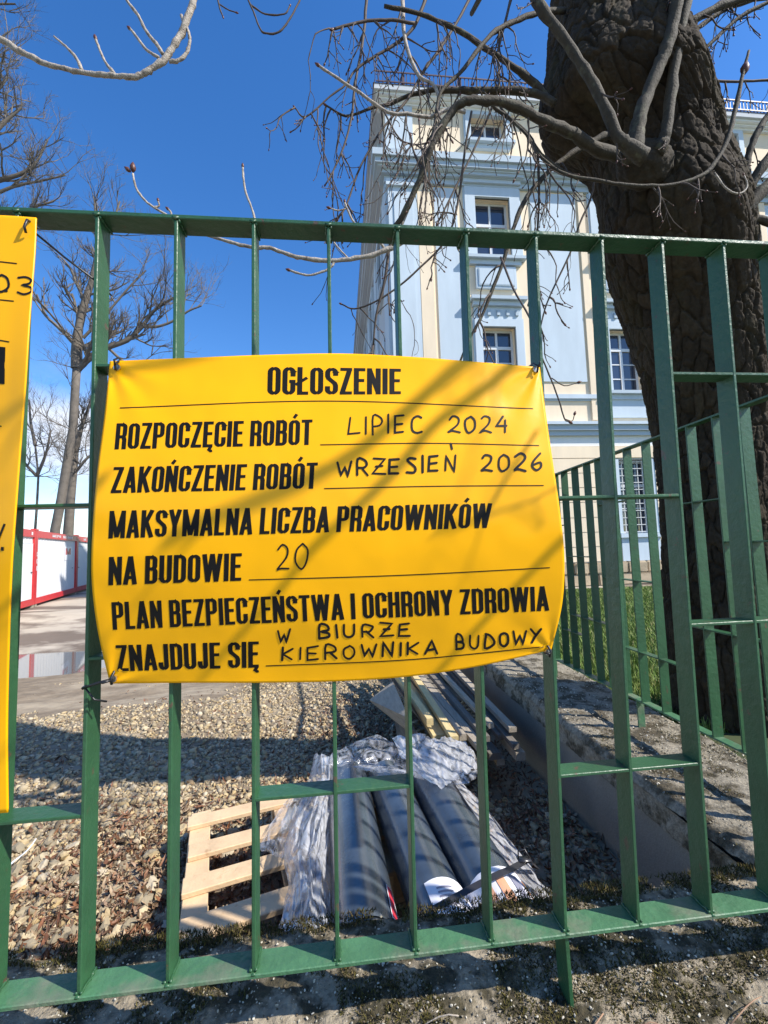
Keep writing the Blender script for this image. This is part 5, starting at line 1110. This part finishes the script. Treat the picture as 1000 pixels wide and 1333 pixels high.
# strap
g = MB(); sp = [at(548, 1192, 2, -1.16), at(575, 1178, 2, -1.125), at(600, 1164, 2, -1.118), at(622, 1152, 2, -1.11), at(645, 1140, 2, -1.10), at(668, 1130, 2, -1.105), at(688, 1120, 2, -1.15), at(700, 1130, 2, -1.30)]
sp = smoothpts(sp, 3)
for a, b in zip(sp[:-1], sp[1:]): g.beam(a, b+(b-a)*.02, .020, .0022, up=(0, -.35, 1))
st = thing('strap', 'black plastic strap with a buckle across the front of the rolls', 'strap', tuple(sp[0])); g.build('band', 'strap', st)
g = MB(); c = at(682, 1120, 2, -1.12); g.tube([c+[-.02, 0, .004], c+[-.015, .01, .025], c+[.01, .012, .028], c+[.022, 0, .006]], .003, 6); g.beam(c+[-.022, 0, .004], c+[.024, 0, .002], .028, .005); g.build('buckle', 'strap', st, c, smooth=True)
# crumpled plastic sheets
def film(label, L_, R_, z_fn, nu, nv, m_, amp, seed, name='plastic_sheet', fold=6, along=True):
    Lp, Rp = np.array(smoothpts(L_, 10)), np.array(smoothpts(R_, 10)); u, v = np.meshgrid(np.linspace(0, 1, nu), np.linspace(0, 1, nv))
    def ev(K, t): k = t*(len(K)-1); i = np.clip(k.astype(int), 0, len(K)-2); f = (k-i)[..., None]; return K[i]*(1-f)+K[i+1]*f
    P = ev(Lp, v)*(1-u[..., None])+ev(Rp, v)*u[..., None]
    uw = u+.22*fbm(u*1.5+seed, v*2.2, seed, 3); vw = v+.12*fbm(u*2, v*2+seed, seed+1, 3); rid = 1-2*np.abs(fbm(uw*fold*.8, vw*1.5+seed, seed, 5)); rid2 = 1-2*np.abs(fbm(uw*fold*1.9+vw*2.5, vw*4-seed, seed+3, 4))
    z_ = z_fn(u, v)+amp*(rid-.5)+amp*.4*rid2
    d = CF+CR*((P[..., 0:1]-500)/FPX)+CU*((666.5-P[..., 1:2])/FPX); zz = z_fn(u, v); p = d*(zz/d[..., 2])[..., None]; p[..., 2] = z_+EYE
    p[..., 0] += amp*.8*fbm(u*fold, v*4, seed+7, 3); p[..., 1] += amp*.8*fbm(u*fold, v*4, seed+9, 3)
    o = npmesh(name, p.reshape(-1, 3), gridf(nu, nv), m_, smooth=True); tag(o, label, 'plastic sheet'); return o
film('crumpled clear plastic gathered into a thick bundle left of the rolls', [(412, 985), (398, 1030), (378, 1080), (368, 1120), (374, 1160), (362, 1215)], [(446, 985), (448, 1040), (444, 1090), (438, 1140), (442, 1215)],
     lambda u, v: -1.33+.15*np.sin(math.pi*np.clip(u*1.02, 0, 1))**.7+.02*v, 90, 160, 'film', .030, 3, fold=7)
film('loose clear plastic tail spread over the pallet boards', [(372, 1045), (352, 1075), (340, 1105), (352, 1110)], [(402, 1030), (390, 1075), (382, 1110), (374, 1125)], lambda u, v: -1.32+.05*np.sin(math.pi*u), 40, 60, 'film2', .018, 5, fold=5)
film('wrinkled clear plastic thrown over the far ends of the rolls', [(420, 1000), (432, 984), (455, 968), (490, 958)], [(470, 1000), (540, 1010), (600, 1024), (628, 1008)], lambda u, v: -1.13-.06*v*0+.02*np.sin(u*9), 90, 60, 'film2', .018, 6, fold=8)
film('bright crinkled flap of clear plastic folded back at the top right of the rolls', [(512, 958), (520, 985), (540, 1010), (570, 1030)], [(590, 962), (606, 970), (618, 982), (624, 1000)], lambda u, v: -1.10+.03*np.sin(u*4)-.05*u*v, 70, 60, 'film', .022, 12, fold=6)
film('long dusty plastic sheet draped down the right side of the rolls', [(560, 1000), (585, 1040), (612, 1085), (632, 1120), (650, 1155), (668, 1200)], [(602, 1020), (640, 1062), (668, 1100), (692, 1130), (706, 1150), (726, 1168)], lambda u, v: -1.15-.19*u**1.3, 70, 120, 'film', .016, 15, fold=5)
film('thin clear plastic wrapping the left edge of the leftmost roll', [(438, 1000), (440, 1060), (444, 1130), (452, 1205)], [(450, 1000), (455, 1060), (462, 1130), (472, 1205)], lambda u, v: -1.23+.10*u, 24, 90, 'film2', .006, 19, fold=3)
# white strip on the gravel at the left
g = MB(); P = px3([(8, 1140), (18, 1125), (32, 1108), (47, 1092)], 2.0); P = [at(a, b, 2, -1.45) for a, b in ((2, 1140), (16, 1126), (32, 1108), (47, 1091))]
P = smoothpts(P, 4)
for i, (a, b) in enumerate(zip(P[:-1], P[1:])): g.beam(a+[0, 0, .012*math.sin(i*.5)], b+[0, 0, .012*math.sin(i*.5+.5)], .012*(1-i/len(P)*.7), .002)
tag(g.build('plastic_strip', 'white_pl', None, P[0]), 'white plastic strip lying on the gravel by the left board', 'strip')

# ================================================================ LUMBER
def plank(a, za, b, zb, w_, h_, m_, label, cat='plank', roll_=0., grp='planks stacked along the side wall'):
    p, q_ = at(*a, 2, za), at(*b, 2, zb); up = (math.sin(roll_), 0, math.cos(roll_)); g = MB(); g.beam(p, q_, w_, h_, up=up, ch=.002); o = g.build('plank', m_, None, p); tag(o, label, cat, grp); return o
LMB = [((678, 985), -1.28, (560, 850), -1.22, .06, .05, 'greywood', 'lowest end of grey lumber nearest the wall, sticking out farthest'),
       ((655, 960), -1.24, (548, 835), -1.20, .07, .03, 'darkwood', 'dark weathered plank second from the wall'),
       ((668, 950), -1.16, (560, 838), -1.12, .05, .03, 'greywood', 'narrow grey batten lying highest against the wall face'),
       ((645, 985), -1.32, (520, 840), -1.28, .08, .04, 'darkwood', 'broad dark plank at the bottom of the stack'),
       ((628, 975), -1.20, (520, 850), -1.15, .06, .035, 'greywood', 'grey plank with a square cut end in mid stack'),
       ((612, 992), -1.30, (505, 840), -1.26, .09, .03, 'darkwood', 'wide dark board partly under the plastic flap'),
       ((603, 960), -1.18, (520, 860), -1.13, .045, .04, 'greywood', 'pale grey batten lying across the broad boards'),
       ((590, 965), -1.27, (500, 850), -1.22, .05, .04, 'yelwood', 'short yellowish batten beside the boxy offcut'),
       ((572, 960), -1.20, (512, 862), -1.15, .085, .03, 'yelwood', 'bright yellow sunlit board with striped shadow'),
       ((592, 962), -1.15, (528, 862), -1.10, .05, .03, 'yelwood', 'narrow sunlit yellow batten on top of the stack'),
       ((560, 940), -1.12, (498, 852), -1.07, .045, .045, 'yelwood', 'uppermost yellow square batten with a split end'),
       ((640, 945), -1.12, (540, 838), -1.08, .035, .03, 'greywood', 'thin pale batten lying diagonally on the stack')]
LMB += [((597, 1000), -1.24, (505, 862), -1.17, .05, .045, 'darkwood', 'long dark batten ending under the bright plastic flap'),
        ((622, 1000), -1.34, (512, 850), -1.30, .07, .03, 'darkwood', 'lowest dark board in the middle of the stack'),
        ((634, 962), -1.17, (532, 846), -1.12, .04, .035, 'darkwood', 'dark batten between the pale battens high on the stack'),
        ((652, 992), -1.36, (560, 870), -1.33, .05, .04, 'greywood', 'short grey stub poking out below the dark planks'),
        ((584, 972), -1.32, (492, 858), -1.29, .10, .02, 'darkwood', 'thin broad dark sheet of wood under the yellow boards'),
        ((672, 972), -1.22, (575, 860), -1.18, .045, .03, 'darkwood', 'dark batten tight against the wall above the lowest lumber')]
for a, za, b, zb, w_, h_, m_, lb in LMB: plank(a, za, b, zb, w_, h_, m_, lb)
# boxy offcut with a slanted lit face
ob = thing('board_offcut', 'short grey board panel tilted on the gravel left of the planks', 'board', tuple(at(500, 935, 2, -1.45)))
c = [at(481, 911, 2, -1.22), at(511, 887, 2, -1.10), at(532, 935, 2, -1.06), at(531, 950, 2, -1.17)]
g = MB(); n_ = np.cross(c[1]-c[0], c[3]-c[0]); n_ /= np.linalg.norm(n_); n_ = n_ if n_[2] > 0 else -n_
g.add(c+[p-n_*.025 for p in c], [(0, 1, 2, 3), (7, 6, 5, 4), (0, 4, 5, 1), (1, 5, 6, 2), (2, 6, 7, 3), (3, 7, 4, 0)]); g.build('top_board', 'greywood', ob)
g = MB(); d_ = [at(511, 920, 2, -1.24), at(545, 960, 2, -1.22), at(540, 975, 2, -1.42), at(518, 965, 2, -1.42)]; g.add(d_+[p+[.02, .01, 0] for p in d_], [(0, 1, 2, 3), (7, 6, 5, 4), (0, 4, 5, 1), (1, 5, 6, 2), (2, 6, 7, 3), (3, 7, 4, 0)]); g.build('side_board', 'darkwood', ob)
